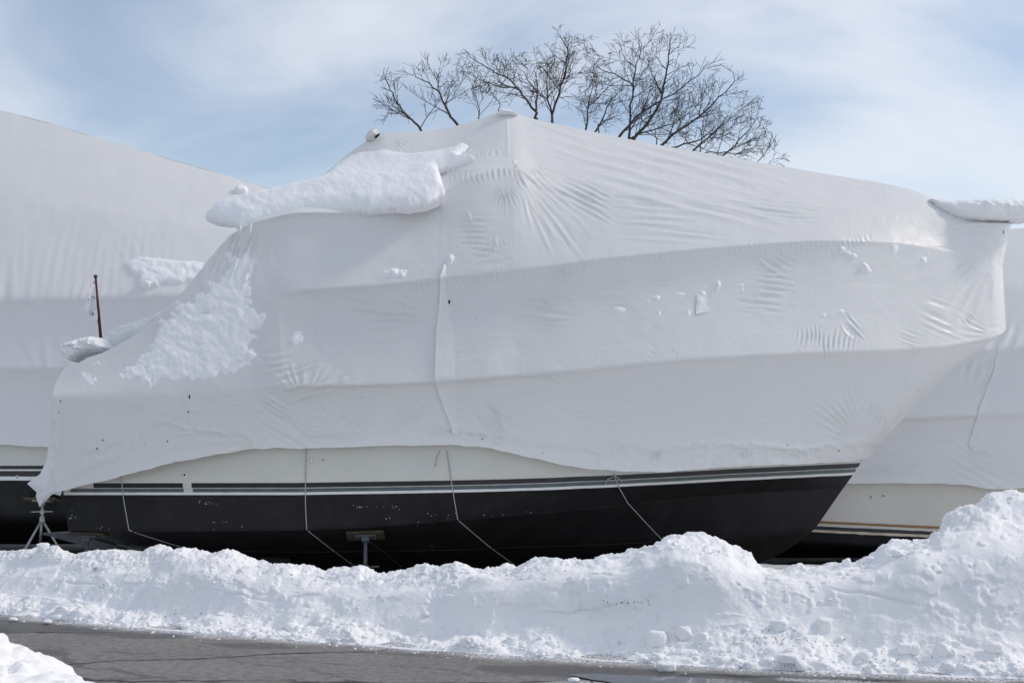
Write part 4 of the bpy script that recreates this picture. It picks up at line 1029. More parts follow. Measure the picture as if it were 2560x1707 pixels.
# ---------- flagstaff at the stern of the near boat
base = Vector(W(252, 846, YC-.3)); topv = Vector(W(239, 692, YC-.3))
fs = empty('flagstaff', base, 'dark red flagstaff with a limp white flag at the near stern', 'flagstaff')
mb = MB(); mb.tube([base, base.lerp(topv,.5), topv], [.021,.018,.014], 12); mb.build('pole', M['wood_red'], fs, True)
mb = MB(); mb.lathe(topv, (topv-base), [(.008,-.02),(.022,-.012),(.028,.004),(.022,.022),(.006,.03)], 14); mb.build('finial_ball', M['wood_red'], fs, True)
lf = np.array([(233,710),(222,730),(216,750),(211,772),(216,780),(226,792),(240,806),(247,812)], float); rt = np.array([(236.5,710),(238,730),(240,750),(242,770),(243.5,780),(244.5,792),(246.5,806),(247.5,812)], float)
t = np.linspace(0, 1, 40); k_ = len(lf)-1
li = np.stack([np.interp(t*k_, np.arange(k_+1), lf[:,i]) for i in (0,1)], -1); ri = np.stack([np.interp(t*k_, np.arange(k_+1), rt[:,i]) for i in (0,1)], -1)
s1 = np.linspace(0, 1, 18); G2 = li[:,None]*(1-s1[None,:,None]) + ri[:,None]*s1[None,:,None]
fdep = lambda X_, Y_: YC-.3 + .05*np.sin(X_/3.6 + Y_/40) + .02*fbm(X_/9, Y_/14)
fl = link_mesh('flag', W(G2[...,0], G2[...,1], fdep(G2[...,0], G2[...,1])), grid_faces(40, 18), M['flag'], fs)
for pl in ([(219.5,751),(221,747),(224,748),(222.5,750)], [(220,756),(222,756)], [(229.5,751),(230,753)], [(231,743),(235,742),(236,745),(233.5,747)], [(227,775),(228.5,776)], [(224,780),(225.5,782)], [(229,783),(233,782)], [(230,784),(232,788),(234,787)], [(231,784),(233.5,783.5)]):
    pts = [Vector(W(x_, y_, float(fdep(x_, y_))-.012)) for x_, y_ in pl]; mb = MB(); mb.tube(pts, .0032, 5); mb.build('flag_mark', M['ink'], fl)
for (x_, y_) in ((235.5,707),(240.5,771)):
    mb = MB(); c_ = Vector(W(x_, y_, YC-.33)); mb.tube([c_ + Vector((.012*math.cos(q), 0, .014*math.sin(q))) for q in np.linspace(0, 6.28, 10)], .004, 5, False); mb.build('snap_hook', M['dsteel'], fs)

# =================================================================== SNOW LYING ON THE BOATS
def slab(name, outline, mid, T, Rr, label, cat='snow', cell=2.2, nz=(1.0, 1.0), top_extra=None, group=None, flat=1.0, out_noise=3.0):
    """closed snow body: outline in side-view px, mid(px,py)->(point, normal), half thickness T(px,py) m with edge radius Rr (px)"""
    ol = np.array(outline, float); lo = ol.min(0)-cell*2; hi = ol.max(0)+cell*2
    xs = np.arange(lo[0], hi[0], cell); ys = np.arange(lo[1], hi[1], cell); X_, Y_ = np.meshgrid(xs, ys)
    ins = inside(X_, Y_, ol); d, _, _ = polyline_dist(X_, Y_, np.vstack([ol, ol[:1]]))
    d = np.where(ins, d, -d) + out_noise*fbm(X_/16, Y_/16, o=3)
    e = np.clip(d/Rr, 0, 1); prof = np.sqrt(np.clip(1-(1-e)**2, 0, 1))
    Pm, Nm = mid(X_, Y_); h = T(X_, Y_)*prof
    top = Pm + Nm*(h*(1 + .10*fbm(X_/30, Y_/20, o=3)) + nz[0]*.018*prof*fbm(X_/11, Y_/9, 2.0, o=4))[...,None]
    bot = Pm - Nm*(h*flat*(1 + .12*fbm(X_/26, Y_/18, 9.0)) + nz[1]*.015*prof*fbm(X_/9, Y_/9, 5.0, o=3))[...,None]
    keep = d > -cell*.2
    nr_, nc_ = X_.shape; f = grid_faces(nr_, nc_); f = f[keep.ravel()[f].all(1)]
    if f.shape[0] == 0: return None
    off = nr_*nc_; fb = f[:, ::-1] + off
    # side wall along the border
    ed = {}
    for q in f.tolist():
        for a_, b_ in zip(q, q[1:]+q[:1]):
            if (b_, a_) in ed: del ed[(b_, a_)]
            else: ed[(a_, b_)] = 1
    side = np.array([(b_, a_, a_+off, b_+off) for a_, b_ in ed], np.int64)
    v = np.concatenate([top.reshape(-1,3), bot.reshape(-1,3)]); F_ = np.concatenate([f, fb, side])
    used = np.unique(F_); mp_ = np.full(len(v), -1); mp_[used] = np.arange(len(used))
    o = link_mesh(name, v[used], mp_[F_], M['snow']); tag(o, label, cat, group); return o
# roof plane of the near boat (depth as a quadratic of side-view position)
rp = []; rw = []
for s_ in ST[7:14]:
    for p_ in s_[:3]: q = project(p_); rp.append((q[0], q[1])); rw.append(p_[1])
rp = np.array(rp); Amat = np.stack([np.ones(len(rp)), rp[:,0]/1000, rp[:,1]/1000, (rp[:,0]/1000)**2, rp[:,0]*rp[:,1]/1e6], -1)
co = np.linalg.lstsq(Amat, np.array(rw), rcond=None)[0]
def roof_mid(lift):
    def f(X_, Y_):
        # bend the depth lookup so that the overhang keeps going outward below the eave
        dpt = co[0] + co[1]*X_/1000 + co[2]*Y_/1000 + co[3]*(X_/1000)**2 + co[4]*X_*Y_/1e6
        dpt = np.clip(dpt, 15.75, 17.75)
        Pm = W(X_, Y_, dpt); Nm = np.zeros_like(Pm); Nm[...,1] = -0.42; Nm[...,2] = 0.91
        return Pm + Nm*lift, Nm
    return f
c4 = lambda L_: [(480 + x_/3.136, 260 + y_/3.136) for x_, y_ in L_]
roof_ol = c4([(105,900),(220,945),(320,950),(380,996),(470,980),(560,948),(740,912),(890,884),(1100,868),(1400,858),(1600,838),(1700,846),(1850,816),(1992,742),(1955,615),(1935,550),(2000,530),(2100,508),(2222,478),(2185,448),(2100,448),
              (2168,368),(2108,332),(2050,362),(1900,390),(1700,408),(1560,386),(1440,338),(1330,352),(1250,415),(1190,445),(1050,575),(920,632),(650,694),(430,742),(200,812)])
def roofT(X_, Y_):
    u = sstep(700, 860, X_)*sstep(505, 470, Y_ - (X_-860)*-.02)
    edge_low = np.exp(-((Y_-(512 - .02*(X_-700)))/26)**2)
    h_ = np.interp(X_, [510,600,660,760,830,930,1025,1110,1190], [552,560,540,520,514,516,510,490,415]) - Y_
    return 0.135 - 0.085*sstep(30, 105, h_) + 0.02*sstep(1000, 1100, X_)
slab('snow_slab', roof_ol, roof_mid(.025), roofT, 26, 'thick overhanging sheet of snow on the roof of the near wrapped boat', cell=1.4, nz=(0.25, 0.12), out_noise=2.0)
# icicles under the aft corner of the slab
def icicle(px, py, l, label):
    p0 = Vector(W(px, py, 15.95)); mb = MB(); mb.tube([p0 + Vector((0,0,.05)), p0 - Vector((0,0,l*.4)), p0 - Vector((.004,0,l))], [.022,.010,.002], 8); o = mb.build('icicle', M['ice'], None, True); tag(o, label, 'icicle')
icicle(600, 572, .16, 'short blunt icicle below the overhanging corner of roof snow')
icicle(626, 569, .14, 'thin icicle hanging right of the blunt one under the roof snow')
# bow cap
capo = [(2322,498),(2345,499),(2380,502),(2440,501),(2500,500),(2545,502),(2580,512),(2595,528),(2585,548),(2560,558),(2535,558),(2515,555),(2470,557),(2430,558),(2395,554),(2365,541),(2340,522)]
def cap_mid(X_, Y_):
    Pm = W(X_, Y_, np.full_like(X_, YC-.12)); Nm = np.zeros_like(Pm); Nm[...,1] = -1; return Pm, Nm
slab('snow_mound', capo, cap_mid, lambda X_, Y_: 0.16 + .24*sstep(2330, 2450, X_) + 0*Y_, 30, 'white snow mound on the bow pulpit at the right edge', cell=2.2, nz=(1.6,1.6), out_noise=2.5)
# stern block
blo = [(157,872),(166,862),(196,850),(235,842),(262,846),(270,858),(276,872),(262,880),(230,886),(205,895),(192,906),(178,902),(165,888)]
def blk_mid(X_, Y_):
    Pm = W(X_, Y_, np.full_like(X_, 16.15)); Nm = np.zeros_like(Pm); Nm[...,1] = -1; return Pm, Nm
slab('snow_block', blo, blk_mid, lambda X_, Y_: 0.30 + 0*X_, 13, 'blocky lump of snow on the stern corner left of the flagstaff foot', cell=1.6, nz=(3.2,3.0), out_noise=2.5)
# snow lying on the aft slope beyond the crease
aso = [(262,852),(300,838),(360,820),(420,792),(455,760),(500,705),(470,770),(430,815),(380,850),(300,885),(262,890)]
def as_mid(X_, Y_):
    Pm = W(X_, Y_, np.full_like(X_, 17.6)); Nm = np.zeros_like(Pm); Nm[...,1] = -.9; Nm[...,2] = .43; return Pm, Nm
slab('snow_drift', aso, as_mid, lambda X_, Y_: 0.30 + 0*X_, 14, 'smooth drift of snow behind the flagstaff on the aft slope', cell=2.0)
# bits on the skyline of the roof
slab('snow_tuft', [(1240,286),(1252,276),(1268,275),(1290,284),(1300,290),(1270,292),(1245,294)], lambda X_, Y_: (W(X_, Y_, np.full_like(X_, YC-.05)), np.broadcast_to(np.array([0,-1.,0]), X_.shape+(3,)).copy()), lambda X_, Y_: .14+0*X_, 8, 'small tuft of snow on the peak of the near wrap', cell=1.4, nz=(1.5,1.5), out_noise=1.5)
slab('snow_shard', [(774,462),(785,449),(795,442),(798,452),(790,464)], lambda X_, Y_: (W(X_, Y_, np.full_like(X_, YC-.05)), np.broadcast_to(np.array([0,-1.,0]), X_.shape+(3,)).copy()), lambda X_, Y_: .05+0*X_, 5, 'thin upright shard of snow behind the roof snow of the near boat', cell=1.2, out_noise=1)

# crusts that cling to the wrap: the cover's own surface raised where snow lies
def crust(name, box, thick, label, src=None, cat='snow', group=None, step=1, keep_all=False):
    G, N_, X_, Y_ = src if src else (CG2, n0, cpx, cpy)
    G, N_, X_, Y_ = G[::step, ::step], N_[::step, ::step], X_[::step, ::step], Y_[::step, ::step]
    th = np.where((X_ > box[0]) & (X_ < box[2]) & (Y_ > box[1]) & (Y_ < box[3]), thick(X_, Y_), -1.0)
    f = grid_faces(*X_.shape); tf = th.ravel()[f]; f = f[(tf > 0.0005).any(1) & (tf > -.5).all(1)]
    if not len(f): return None
    lab_ = {}                       # keep the largest connected piece only
    def root_(a):
        while lab_.setdefault(a, a) != a: lab_[a] = lab_[lab_[a]]; a = lab_[a]
        return a
    for q in f.tolist():
        r0_ = root_(q[0])
        for b_ in q[1:]: lab_[root_(b_)] = r0_
    rt_ = np.array([root_(q) for q in f[:,0].tolist()]); vals, cnts = np.unique(rt_, return_counts=True); f = f if keep_all else f[rt_ == vals[cnts.argmax()]]
    v = (G + N_*np.clip(th, -.012, .2)[...,None]).reshape(-1,3)
    used = np.unique(f); mp_ = np.full(len(v), -1); mp_[used] = np.arange(len(used))
    o = link_mesh(name, v[used], mp_[f], M['snow']); tag(o, label, cat, group, 'stuff' if keep_all else None); return o
crust_poly = [(310,902),(335,876),(362,845),(400,795),(435,760),(480,728),(520,690),(548,650),(575,610),(610,600),(636,650),(640,700),(632,760),(655,800),(640,850),(650,890),(620,925),(560,955),(520,975),(430,985),(330,980),(215,975),(190,935),(235,915),(290,925)]
def crust_t(X_, Y_):
    ins = inside(X_, Y_, crust_poly); d, _, _ = polyline_dist(X_, Y_, np.array(crust_poly + crust_poly[:1], float))
    d = np.where(ins, d, -d) + 22*fbm(X_/46, Y_/46, o=5, g=.6)
    core = sstep(-12, 60, d)
    low = sstep(880, 950, Y_)
    return np.where(d > -12, -.008 + .020*core + .010*fbm(X_/40, Y_/30, 1.0, o=2) + .010*fbm(X_/13, Y_/12, 1.0, o=4, g=.55) - .005*low, -.2)
crust('snow_crust', (180,600,680,1000), crust_t, 'broad rough crust of snow stuck on the aft slope of the near wrap', keep_all=True)
def blobs(lst, sd_):
    def f(X_, Y_):
        t = np.full(X_.shape, -.03)
        for (x_, y_, rx_, ry_, h_) in lst:
            q = np.sqrt(((X_-x_)/rx_)**2 + ((Y_-y_)/ry_)**2) + .6*fbm(X_/(rx_*.6), Y_/(ry_*.6), sd_, o=4, g=.6)
            t = np.maximum(t, h_*(1-q)*.8)
        return np.where(t > -.022, t, -.2)
    return f
small = [
 ([(985,682,16,11,.05),(1005,684,13,10,.04),(968,683,10,8,.02),(905,693,6,4,.015),(920,697,5,4,.015)], 'wide ragged tuft of snow above the rail fold left of the seam'),
 ([(741,848,17,14,.07),(745,832,10,5,.02)], 'round snow clump below the aft end of the rail fold'),
 ([(1128,648,8,12,.04),(1122,658,7,4,.02)], 'narrow snow clump at the top end of the seam'),
 ([(2105,624,9,8,.05),(2120,633,7,6,.04),(2134,640,8,7,.035)], 'pair of snow clumps high on the bow side of the near wrap'),
 ([(2160,668,14,11,.06),(2170,677,9,6,.03)], 'single snow clump below the pair on the bow side'),
 ([(2235,622,10,13,.02)], 'faint round snow spot on the wrap nearest the pulpit'),
 ([(2310,650,10,8,.03),(2292,642,4,4,.02),(2318,634,5,3,.02)], 'star shaped snow spot midway up the bow close to the pulpit'),
 ([(1795,711,7,9,.045),(1793,722,4,5,.02)], 'comma shaped snow clump above the torn patch'),
 ([(1757,735,9,7,.03)], 'small snow clump right on top of the torn patch'),
 ([(1640,745,11,7,.03),(1622,753,8,4,.02),(1605,757,5,3,.015)], 'flat snow smear left of the torn patch'),
 ([(1548,774,14,7,.02)], 'pale arched snow smear furthest left of the torn patch'),
 ([(1647,783,5,6,.025)], 'tiny snow dot under the flat smear'),
 ([(1722,782,5,8,.02)], 'tiny snow dot between the smear and the foot of the torn patch'),
 ([(1700,735,14,4,.015),(1702,752,6,5,.015)], 'thin snow streak just left of the torn patch'),
 ([(1852,713,9,4,.015),(1856,722,4,4,.015)], 'thin snow streak right of the comma shaped clump'),
 ([(2060,788,7,6,.02)], 'tiny snow dot above the left of the pleats near the bow'),
 ([(2103,778,9,5,.02)], 'tiny snow dot above the right of the pleats near the bow'),
 ([(182,938,13,12,.04)], 'snow clump at the stern edge below the snow block'),
 ([(250,940,26,12,.045)], 'snow clump right of the stern edge one'),
 ([(625,885,14,12,.035),(600,898,10,6,.03)], 'snow clump under the right end of the crust'),
 ([(640,830,14,6,.02),(640,800,8,6,.02),(655,790,10,8,.015)], 'broken snow bits right of the crust'),
 ([(164,958,5,10,.03)], 'narrow snow clump right on the stern edge of the wrap'),
]
for i, (lst, lab) in enumerate(small):
    xs_ = [q[0] for q in lst]; ys_ = [q[1] for q in lst]; m_ = 32
    crust('snow_clump', (min(xs_)-m_, min(ys_)-m_, max(xs_)+m_, max(ys_)+m_), blobs(lst, 3.0+i), lab, group='snow clumps stuck to the near wrap')
# dusting of tiny crumbs near the rub rail
mb = MB()
for k_ in range(90):
    x_ = random.gauss(1560, 240); y_ = np.interp(x_, *zip(*L1)) - abs(random.gauss(0, 34)) - 4
    if random.random() < .25: x_, y_ = random.gauss(520, 110), random.gauss(930, 22)
    l_, nr = hit(cover_bvh, x_, y_, .002)
    if l_ is None: continue
    r0_ = random.uniform(.004, .010); mb.lathe(l_, nr, [(r0_,-.004),(r0_*.8,r0_*.25),(r0_*.2,r0_*.4)], 6)
o = mb.build('snow_crumbs', M['snow'], None, True); tag(o, 'fine crumbs of snow sprinkled along the wrap above the rub rail', 'snow', kind='stuff')
# snow on the left rear boat
def left_patch(poly, h_, lab, sd_):
    pl = np.array(poly, float); lo = pl.min(0)-6; hi = pl.max(0)+6
    X_, Y_ = np.meshgrid(np.arange(lo[0], hi[0], 2.0), np.arange(lo[1], hi[1], 2.0)); ins = inside(X_, Y_, pl); d, _, _ = polyline_dist(X_, Y_, np.vstack([pl, pl[:1]]))
    d = np.where(ins, d, -d) + 4*fbm(X_/16, Y_/16, sd_, o=3)
    e = np.clip(d/9, 0, 1); th = h_*np.sqrt(np.clip(1-(1-e)**2, 0, 1))*(1+.3*fbm(X_/18, Y_/12, sd_+2, o=3))
    V_ = np.zeros(X_.shape+(3,)); ok = np.zeros(X_.shape, bool)
    for i in range(X_.shape[0]):
        for j in range(X_.shape[1]):
            if d[i,j] > -3:
                l_, nr = hit(lbvh, X_[i,j], Y_[i,j], 0)
                if l_ is not None: V_[i,j] = l_ + nr*(th[i,j]-.004) + Vector((0,0,.3*th[i,j])); ok[i,j] = True
    f = grid_faces(*X_.shape); f = f[ok.ravel()[f].all(1)]; used = np.unique(f); mp_ = np.full(X_.size, -1); mp_[used] = np.arange(len(used))
    o = link_mesh('snow_patch', V_.reshape(-1,3)[used], mp_[f], M['snow']); tag(o, lab, 'snow', 'snow patches on the left rear boat')
left_patch([(312,660),(345,645),(400,648),(470,655),(530,662),(520,690),(480,705),(455,712),(380,710),(350,705),(352,688),(330,680)], .05, 'flat snow patch low on the left rear wrap beside the aft slope', 1.0)
left_patch([(350,710),(395,708),(398,718),(370,724),(350,718)], .10, 'short snow lump under the flat patch on the left rear wrap', 2.0)
left_patch([(586,477),(596,470),(610,470),(621,476),(615,484),(595,485)], .10, 'small oval snow lump just below the left rear ridge', 3.0)

# =================================================================== TREES
def crop_t(p): return (900 + p[0]/2.2189, 40 + p[1]/2.2189)
ENVX = [880,920,960,1010,1030,1100,1150,1260,1330,1385,1450,1540,1600,1680,1715,1770,1830,1890,1930,1945,2000]
ENVY = [360,300,170,205,155,160,130,115,120,68,92,78,82,76,97,140,175,225,330,395,430]
def make_tree(label, Yd, basepx, limbs, seed, trunk_r):
    rnd = random.Random(seed)
    bx_ = float(W(basepx, 900, Yd)[0]); base = Vector((bx_, Yd, -.1))
    r_ = empty('bare_tree', base, label, 'tree', 'leafless trees behind the boats')
    tk = MB(); cr = MB(); cnt = [0]
    def grow(p0, d0, ln, r0, lev):
        for tr_ in range(3):
            e_ = p0 + d0*ln; ex, ey = project(np.array(tuple(e_)))
            if lev == 3 or ey > np.interp(ex, ENVX, ENVY) + rnd.gauss(-6, 26): break
            ln *= .55
        else: return
        n_ = 5 if lev < 2 else 4; pts = [p0]; d = d0.copy(); sl = ln/n_
        for k_ in range(n_):
            d = (d + Vector((rnd.gauss(0,.075), rnd.gauss(0,.075), rnd.gauss(.03,.06)))).normalized(); pts.append(pts[-1] + d*sl)
        rad = [max(.0048, r0*(1-.72*k_/n_)) for k_ in range(n_+1)]
        cr.tube(pts, rad, 5 if lev == 0 else (4 if lev == 1 else 3), False); cnt[0] += 1
        if lev < 3: spawn(pts, ln, rad, lev+1, .18)
    def spawn(pts, ln, rad, lev, start):
        dens = {1: 4.8, 2: 7.2, 3: 7.2}[lev]; k_ = max(2, int(ln*dens*(.8+.4*rnd.random())))
        seg = [ (pts[i+1]-pts[i]).length for i in range(len(pts)-1)]; tot = sum(seg)
        for j in range(k_):
            t = start + (1-start)*(j+rnd.random()*.8)/k_; s_ = t*tot; i = 0
            while i < len(seg)-1 and s_ > seg[i]: s_ -= seg[i]; i += 1
            f_ = min(1, s_/seg[i]); p = pts[i].lerp(pts[i+1], f_); dd = (pts[i+1]-pts[i]).normalized()
            rr = rad[i]*(1-f_) + rad[i+1]*f_
            perp = dd.orthogonal().normalized(); perp.rotate(__import__('mathutils').Quaternion(dd, rnd.random()*6.283))
            perp = Vector((perp.x, perp.y*.75, perp.z)).normalized()
            a_ = R(rnd.uniform(26, 50)); nd = (dd*math.cos(a_) + perp*math.sin(a_)).normalized()
            l2 = {1: rnd.uniform(.7, 1.7), 2: rnd.uniform(.35, .85), 3: rnd.uniform(.16, .42)}[lev]*(1.0-.82*t)
            grow(p, nd, l2, max(.0048, min(rr*.55, {1:.015, 2:.009, 3:.0062}[lev])), lev)
    tops = []; done = []
    for (pl, r0, dz) in limbs:
        pts = []
        x_, y_ = crop_t(pl[0]); y0 = Yd; sub = False
        for prev in done:
            qx, qy = project(np.array([tuple(p) for p in prev])); dd_ = np.hypot(qx-x_, qy-y_); j = int(dd_.argmin())
            if j > 1 and dd_[j] < 16: y0 = prev[j].y; sub = prev[j]
        for k_, q in enumerate(pl):
            x_, y_ = crop_t(q); t = k_/(len(pl)-1); pts.append(Vector(W(x_, y_, y0 + dz*t)))
        if sub: pts[0] = sub.copy()
        # densify with a little wander
        fine_ = []
        for i in range(len(pts)-1):
            for t in (0, .34, .67): fine_.append(pts[i].lerp(pts[i+1], t) + Vector((rnd.gauss(0,.02), rnd.gauss(0,.03), rnd.gauss(0,.02)))*(1 if t else 0))
        fine_.append(pts[-1]); n_ = len(fine_); r0 = r0*.66; rad = [max(.006, r0*(1-.86*(k_/(n_-1))**.8)) for k_ in range(n_)]
        cr.tube(fine_, rad, 7, False); done.append(fine_)
        if not sub: tops.append((fine_[0], r0))
        spawn(fine_, sum((fine_[i+1]-fine_[i]).length for i in range(n_-1)), rad, 1, .06)
    # trunk and hidden lower limbs
    low = min(p.z for p, _ in tops); fork = Vector((bx_, Yd, low*.52))
    tk.tube([base, base.lerp(fork,.5) + Vector((.05,0,0)), fork], [trunk_r*1.25, trunk_r, trunk_r*.85], 10)
    for p, r0 in tops:
        m_ = fork.lerp(p, .5) + Vector((0,0,.1)); tk.tube([fork - Vector((0,0,.3)), m_, p], [trunk_r*.6, max(r0*1.15, .03), r0], 8)
    tk.build('trunk', M['bark'], r_, True); cr.build('crown', M['bark'], r_, True)
    return cnt[0]
n1 = make_tree('bare tree with two limbs leaning left behind the aft roof of the near boat', 33, 1190, [
    ([(350,655),(300,590),(255,548),(205,480),(165,410),(140,330),(135,290)], .055, .6),
    ([(262,575),(200,520),(150,520)], .02, -.4),
    ([(548,615),(500,560),(470,490),(432,415),(380,370),(310,340),(285,290)], .06, -.6),
    ([(470,490),(520,440),(545,400)], .022, .4), ([(432,415),(440,340),(450,290)], .024, .3),
    ([(660,590),(655,500),(640,430),(640,380)], .03, .3), ([(768,520),(770,470),(740,440)], .02, .2)], 3, .17)
n2 = make_tree('bare tree with two forked upright stems above the peak of the near boat', 34, 1370, [
    ([(980,572),(975,530),(920,460),(870,400),(800,335),(700,285),(620,235),(575,205)], .062, .8),
    ([(975,530),(982,450),(985,380),(965,300),(985,230)], .045, -.5),
    ([(870,400),(760,390),(640,340),(540,290)], .035, -1.0), ([(985,430),(940,370),(905,310),(850,250)], .035, .8), ([(800,335),(795,270),(760,230)], .025, .3),
    ([(1066,592),(1065,550),(1100,450),(1130,350),(1145,260),(1150,180),(1110,110),(1075,70)], .062, -.8),
    ([(1062,560),(1040,460),(1035,370),(1040,300),(1080,260)], .045, .6), ([(1040,470),(960,420),(890,370)], .03, .6), ([(1130,350),(1190,320),(1270,320)], .022, -.3), ([(1150,180),(1180,130),(1210,120)], .02, .2), ([(1100,450),(1170,450),(1240,460)], .02, .5), ([(1145,270),(1090,230),(1050,180)], .022, .3), ([(1040,460),(1090,390),(1100,300)], .02, .4)], 5, .19)
n3 = make_tree('widest bare tree, fanning right behind the fore slope of the near boat', 35, 1560, [
    ([(1250,640),(1265,500),(1285,420),(1310,360)], .045, .4), ([(1265,500),(1340,430),(1420,370),(1490,330)], .025, -.5),
    ([(1300,652),(1360,540),(1400,460),(1480,380)], .045, -.5), ([(1320,605),(1400,575)], .028, .2),
    ([(1490,692),(1500,560),(1515,390),(1530,290),(1555,200),(1550,110)], .060, .6),
    ([(1515,390),(1440,340),(1340,300),(1270,230),(1250,170)], .035, -.6), ([(1525,300),(1470,240),(1430,130)], .028, .4), ([(1555,200),(1600,150),(1615,100)], .02, .2), ([(1515,400),(1390,390),(1310,420)], .022, .3),
    ([(1430,682),(1530,560),(1640,490),(1760,420),(1880,330),(1935,250)], .060, -1.0),
    ([(1510,697),(1600,590),(1670,470),(1695,340),(1710,220),(1725,120),(1720,90)], .075, .8), ([(1700,310),(1640,220),(1650,150)], .025, .4), ([(1710,230),(1770,170),(1800,130)], .022, -.3), ([(1680,430),(1620,330),(1600,250)], .03, .6),
    ([(1480,690),(1600,640),(1740,600),(1850,520),(1940,420)], .045, 1.2),
    ([(1665,725),(1760,640),(1880,560),(1990,450),(2080,360),(2070,310)], .062, -.6), ([(1880,560),(1900,470),(1890,400)], .025, .5), ([(1760,640),(1810,530),(1830,440)], .03, .7),
    ([(1700,735),(1850,700),(1960,650),(2060,560),(2180,470)], .045, .9),
    ([(1830,762),(1930,680),(2020,600),(2110,530),(2210,440)], .045, -.8), ([(1645,720),(1640,640),(1620,560)], .03, .3), ([(1885,770),(1895,650),(1910,560)], .03, -.3),
    ([(1990,795),(2080,720),(2150,640),(2210,560),(2235,560)], .040, .5), ([(1985,780),(2010,680),(2020,600)], .025, .3), ([(1850,760),(1990,760),(2120,765),(2210,750)], .03, .4), ([(2195,825),(2250,760),(2280,690)], .02, .2), ([(2060,790),(2150,740),(2250,730)], .022, -.3), ([(2250,832),(2290,800),(2310,760)], .016, .2)], 9, .24)
print('twigs', n1, n2, n3)

# =================================================================== SNOW RUBBLE AND SMALL THINGS
def ico(sub=1):
    import bmesh
    bm = bmesh.new(); bmesh.ops.create_icosphere(bm, subdivisions=sub, radius=1.0)
    v = np.array([p.co[:] for p in bm.verts]); f = np.array([[q.index for q in p.verts] for p in bm.faces]); bm.free(); return v, f
IV1, IF1 = ico(2); IV3, IF3 = ico(4)
def lump(v, c, s, seed, boxy=.35, amp=.28, rz_=0.0):
    q = v.copy(); q = np.sign(q)*np.abs(q)**(1-boxy)
    d = 1 + amp*fbm(v[:,0]*1.3+seed*7.1, v[:,1]*1.3-seed*3.3, v[:,2]*1.3+seed, o=3)
    q = q*d[:,None]*np.array(s); c_, s_ = math.cos(rz_), math.sin(rz_)
    q = np.stack([q[:,0]*c_-q[:,1]*s_, q[:,0]*s_+q[:,1]*c_, q[:,2]], -1); return q + np.array(c)
vs, fs_ = [], []; o_ = 0
def drop(px, py):
    l_, nr, _, _ = bank_bvh.ray_cast(EYEV, raydir(px, py)); return l_
for k_ in range(1300):
    x_ = random.uniform(-60, 2620); typ = random.random()
    ty = np.interp(x_, TOE[:,0], TOE[:,1]); ry_ = np.interp(x_, BP, rub_y); cy_ = np.interp(x_, BP, crest_y)
    if typ < .60: y_ = ty - abs(random.gauss(0, .5))*(ty-ry_) - 1; r0_ = random.uniform(.005, .017)*(1+2.6*random.random()**7)
    elif typ < .72: y_ = cy_ + abs(random.gauss(0, 9)) + 3; r0_ = random.uniform(.006, .022)
    elif typ < .82: y_ = random.uniform(cy_+8, ty); r0_ = random.uniform(.005, .016)
    else: y_ = ty + abs(random.gauss(0, 7)); r0_ = random.uniform(.004, .011)
    l_ = drop(x_, y_)
    if l_ is None:
        g_ = on_ground(np.array(x_), np.array(y_)); l_ = Vector(g_)
    q = lump(IV1, (l_.x, l_.y, l_.z - r0_*.05), (r0_*random.uniform(.8,1.5), r0_*random.uniform(.8,1.3), r0_*random.uniform(.6,1.0)), k_*.37, random.uniform(.1,.6), .5, random.random()*6)
    vs.append(q); fs_.append(IF1 + o_); o_ += len(q)
rub = link_mesh('snow_rubble', np.concatenate(vs), np.concatenate(fs_), M['snow_bank']); tag(rub, 'loose crumbs of snow along the foot and top of the ploughed bank', 'snow', kind='stuff')
def chunk(px, py, w_, h_, label, on='bank', boxy=.4, dy=.0, amp=.25, z_in=.25):
    """px,py = foot of the chunk in the photo; w,h in photo px"""
    if on == 'road': l_ = Vector(on_ground(np.array(px), np.array(py)))
    else: l_ = drop(px, py)
    if l_ is None: l_ = drop(px, py+8)
    if l_ is None: return
    m_ = l_.y/F; s = (w_*m_/2, w_*m_/2*.85, h_*m_/2)
    q = lump(IV3, (l_.x, l_.y+dy, l_.z + s[2]*(1-z_in*2)), s, px*.013+py*.007, boxy, amp, random.uniform(-.3,.3))
    q += (0.010*fbm(q[:,0]*18, q[:,1]*18, q[:,2]*18, o=3))[:,None]*(IV3)
    o = link_mesh('snow_chunk', q, IF3, M['snow_bank']); tag(o, label, 'snow chunk', 'chunks of snow fallen from the bank')
chunk(1667, 1680, 46, 24, 'rounded snow chunk lying alone on the asphalt in front of the bank', 'road', .45, .06, .10, .03)
chunk(2118, 1414, 24, 24, 'pointed snow chunk on the bank top below the bow of the near boat', boxy=.2)
chunk(2170, 1406, 30, 22, 'low round snow chunk right of the pointed one', boxy=.2)
chunk(2240, 1386, 26, 18, 'snow chunk at the foot of the tall right heap', boxy=.3)
chunk(42, 1362, 28, 24, 'upright snow chunk at the far left of the bank top', boxy=.5)
chunk(108, 1366, 30, 22, 'snow chunk by the foot of the galvanised jack stand', boxy=.4)
chunk(1640, 1606, 52, 40, 'large snow chunk in the rubble behind the lone chunk', boxy=.3)
chunk(1710, 1590, 38, 36, 'tall snow chunk in the rubble right of the large one', boxy=.25)
chunk(1755, 1600, 26, 26, 'small snow chunk right of the tall one', boxy=.45)
chunk(2260, 1626, 34, 26, 'squarish snow chunk at the foot of the smooth right face', boxy=.55)
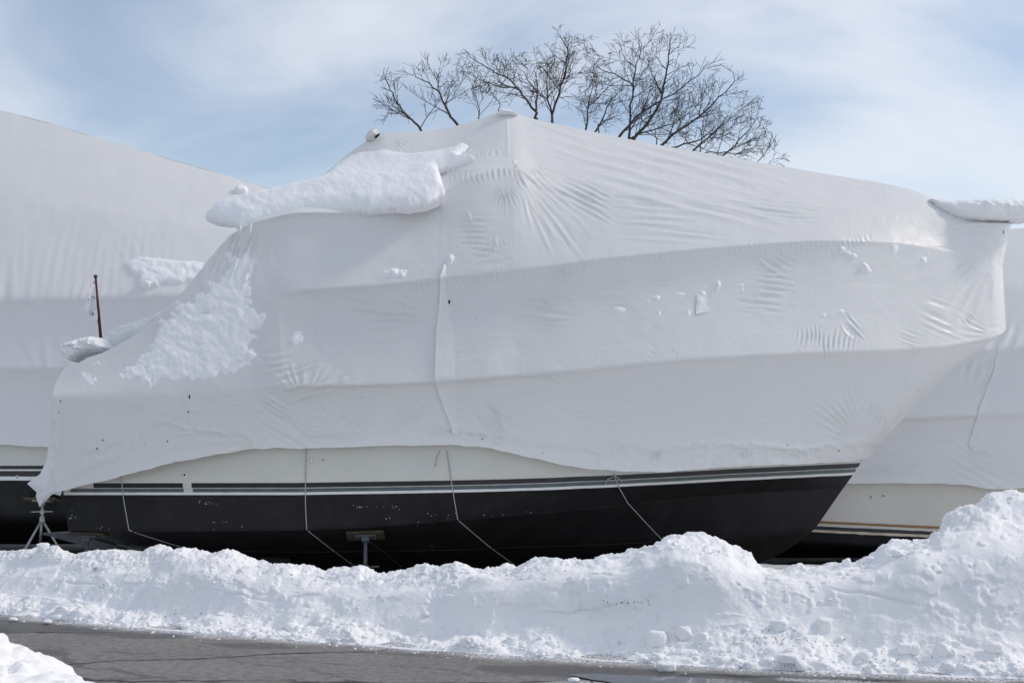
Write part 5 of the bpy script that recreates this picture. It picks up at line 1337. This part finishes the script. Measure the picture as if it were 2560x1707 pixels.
chunk(2285, 1628, 26, 24, 'second squarish chunk touching the first at the right face', boxy=.5)
chunk(2358, 1632, 28, 34, 'pointed snow chunk below the tall right heap', boxy=.2)
chunk(2485, 1624, 44, 26, 'wedge of snow low at the right edge of the bank', boxy=.4)
chunk(1950, 1570, 40, 30, 'snow chunk with grit low on the middle right of the bank', boxy=.3)
chunk(2060, 1570, 36, 34, 'snow chunk above the gritty patch of rubble', boxy=.3)
chunk(1970, 1652, 54, 24, 'flat yellowish snow chunk at the edge of the road', boxy=.4)
for (x_, y_, w_, h_, lb_) in [(30,1552,20,9,'small snow lump on the road at the far left'),(115,1559,22,11,'small snow lump on the road right of the far left one'),(57,1556,9,5,'tiny snow crumb between the two left road lumps'),(236,1574,8,4,'tiny snow crumb on the wet streak at left'),(1435,1703,26,8,'snow lump at the bottom edge beside the puddle')]:
    chunk(x_, y_, w_, h_, lb_, 'road', .2, .02, .3, .05)
# dead leaf on the bank
l_ = drop(236, 1426)
if l_ is not None:
    mb = MB(); mb.add([l_ + Vector(q) for q in ((-.03,0,.012),(-.01,-.02,.022),(.02,-.015,.035),(.035,0,.03),(.01,.02,.024),(-.015,.018,.014))], [(0,1,5),(1,2,4,5),(2,3,4)])
    o = mb.build('leaf', M['leaf']); tag(o, 'curled brown dead leaf on the left part of the snow bank', 'leaf')
l_ = drop(260, 1465)
# grit in the lower bank
mb = MB()
for k_ in range(150):
    x_, y_ = random.choice([(1900,1590,70,16),(2010,1600,60,22),(2210,1650,60,14),(260,1465,10,8),(470,1530,40,10),(1560,1508,40,8),(2300,1660,200,14),(1240,1420,50,12),(1330,1640,300,8)]), None
    l_ = drop(random.gauss(x_[0], x_[2]), random.gauss(x_[1], x_[3]))
    if l_ is None: continue
    r0_ = random.uniform(.002, .005); mb.lathe(l_ + Vector((0,-.004,.002)), (0,-.5,1), [(r0_,-.003),(r0_*.9,r0_*.5),(r0_*.3,r0_)], 5)
o = mb.build('grit', M['timber'], None, True); tag(o, 'dark specks of grit scattered over the lower snow bank', 'grit', kind='stuff')
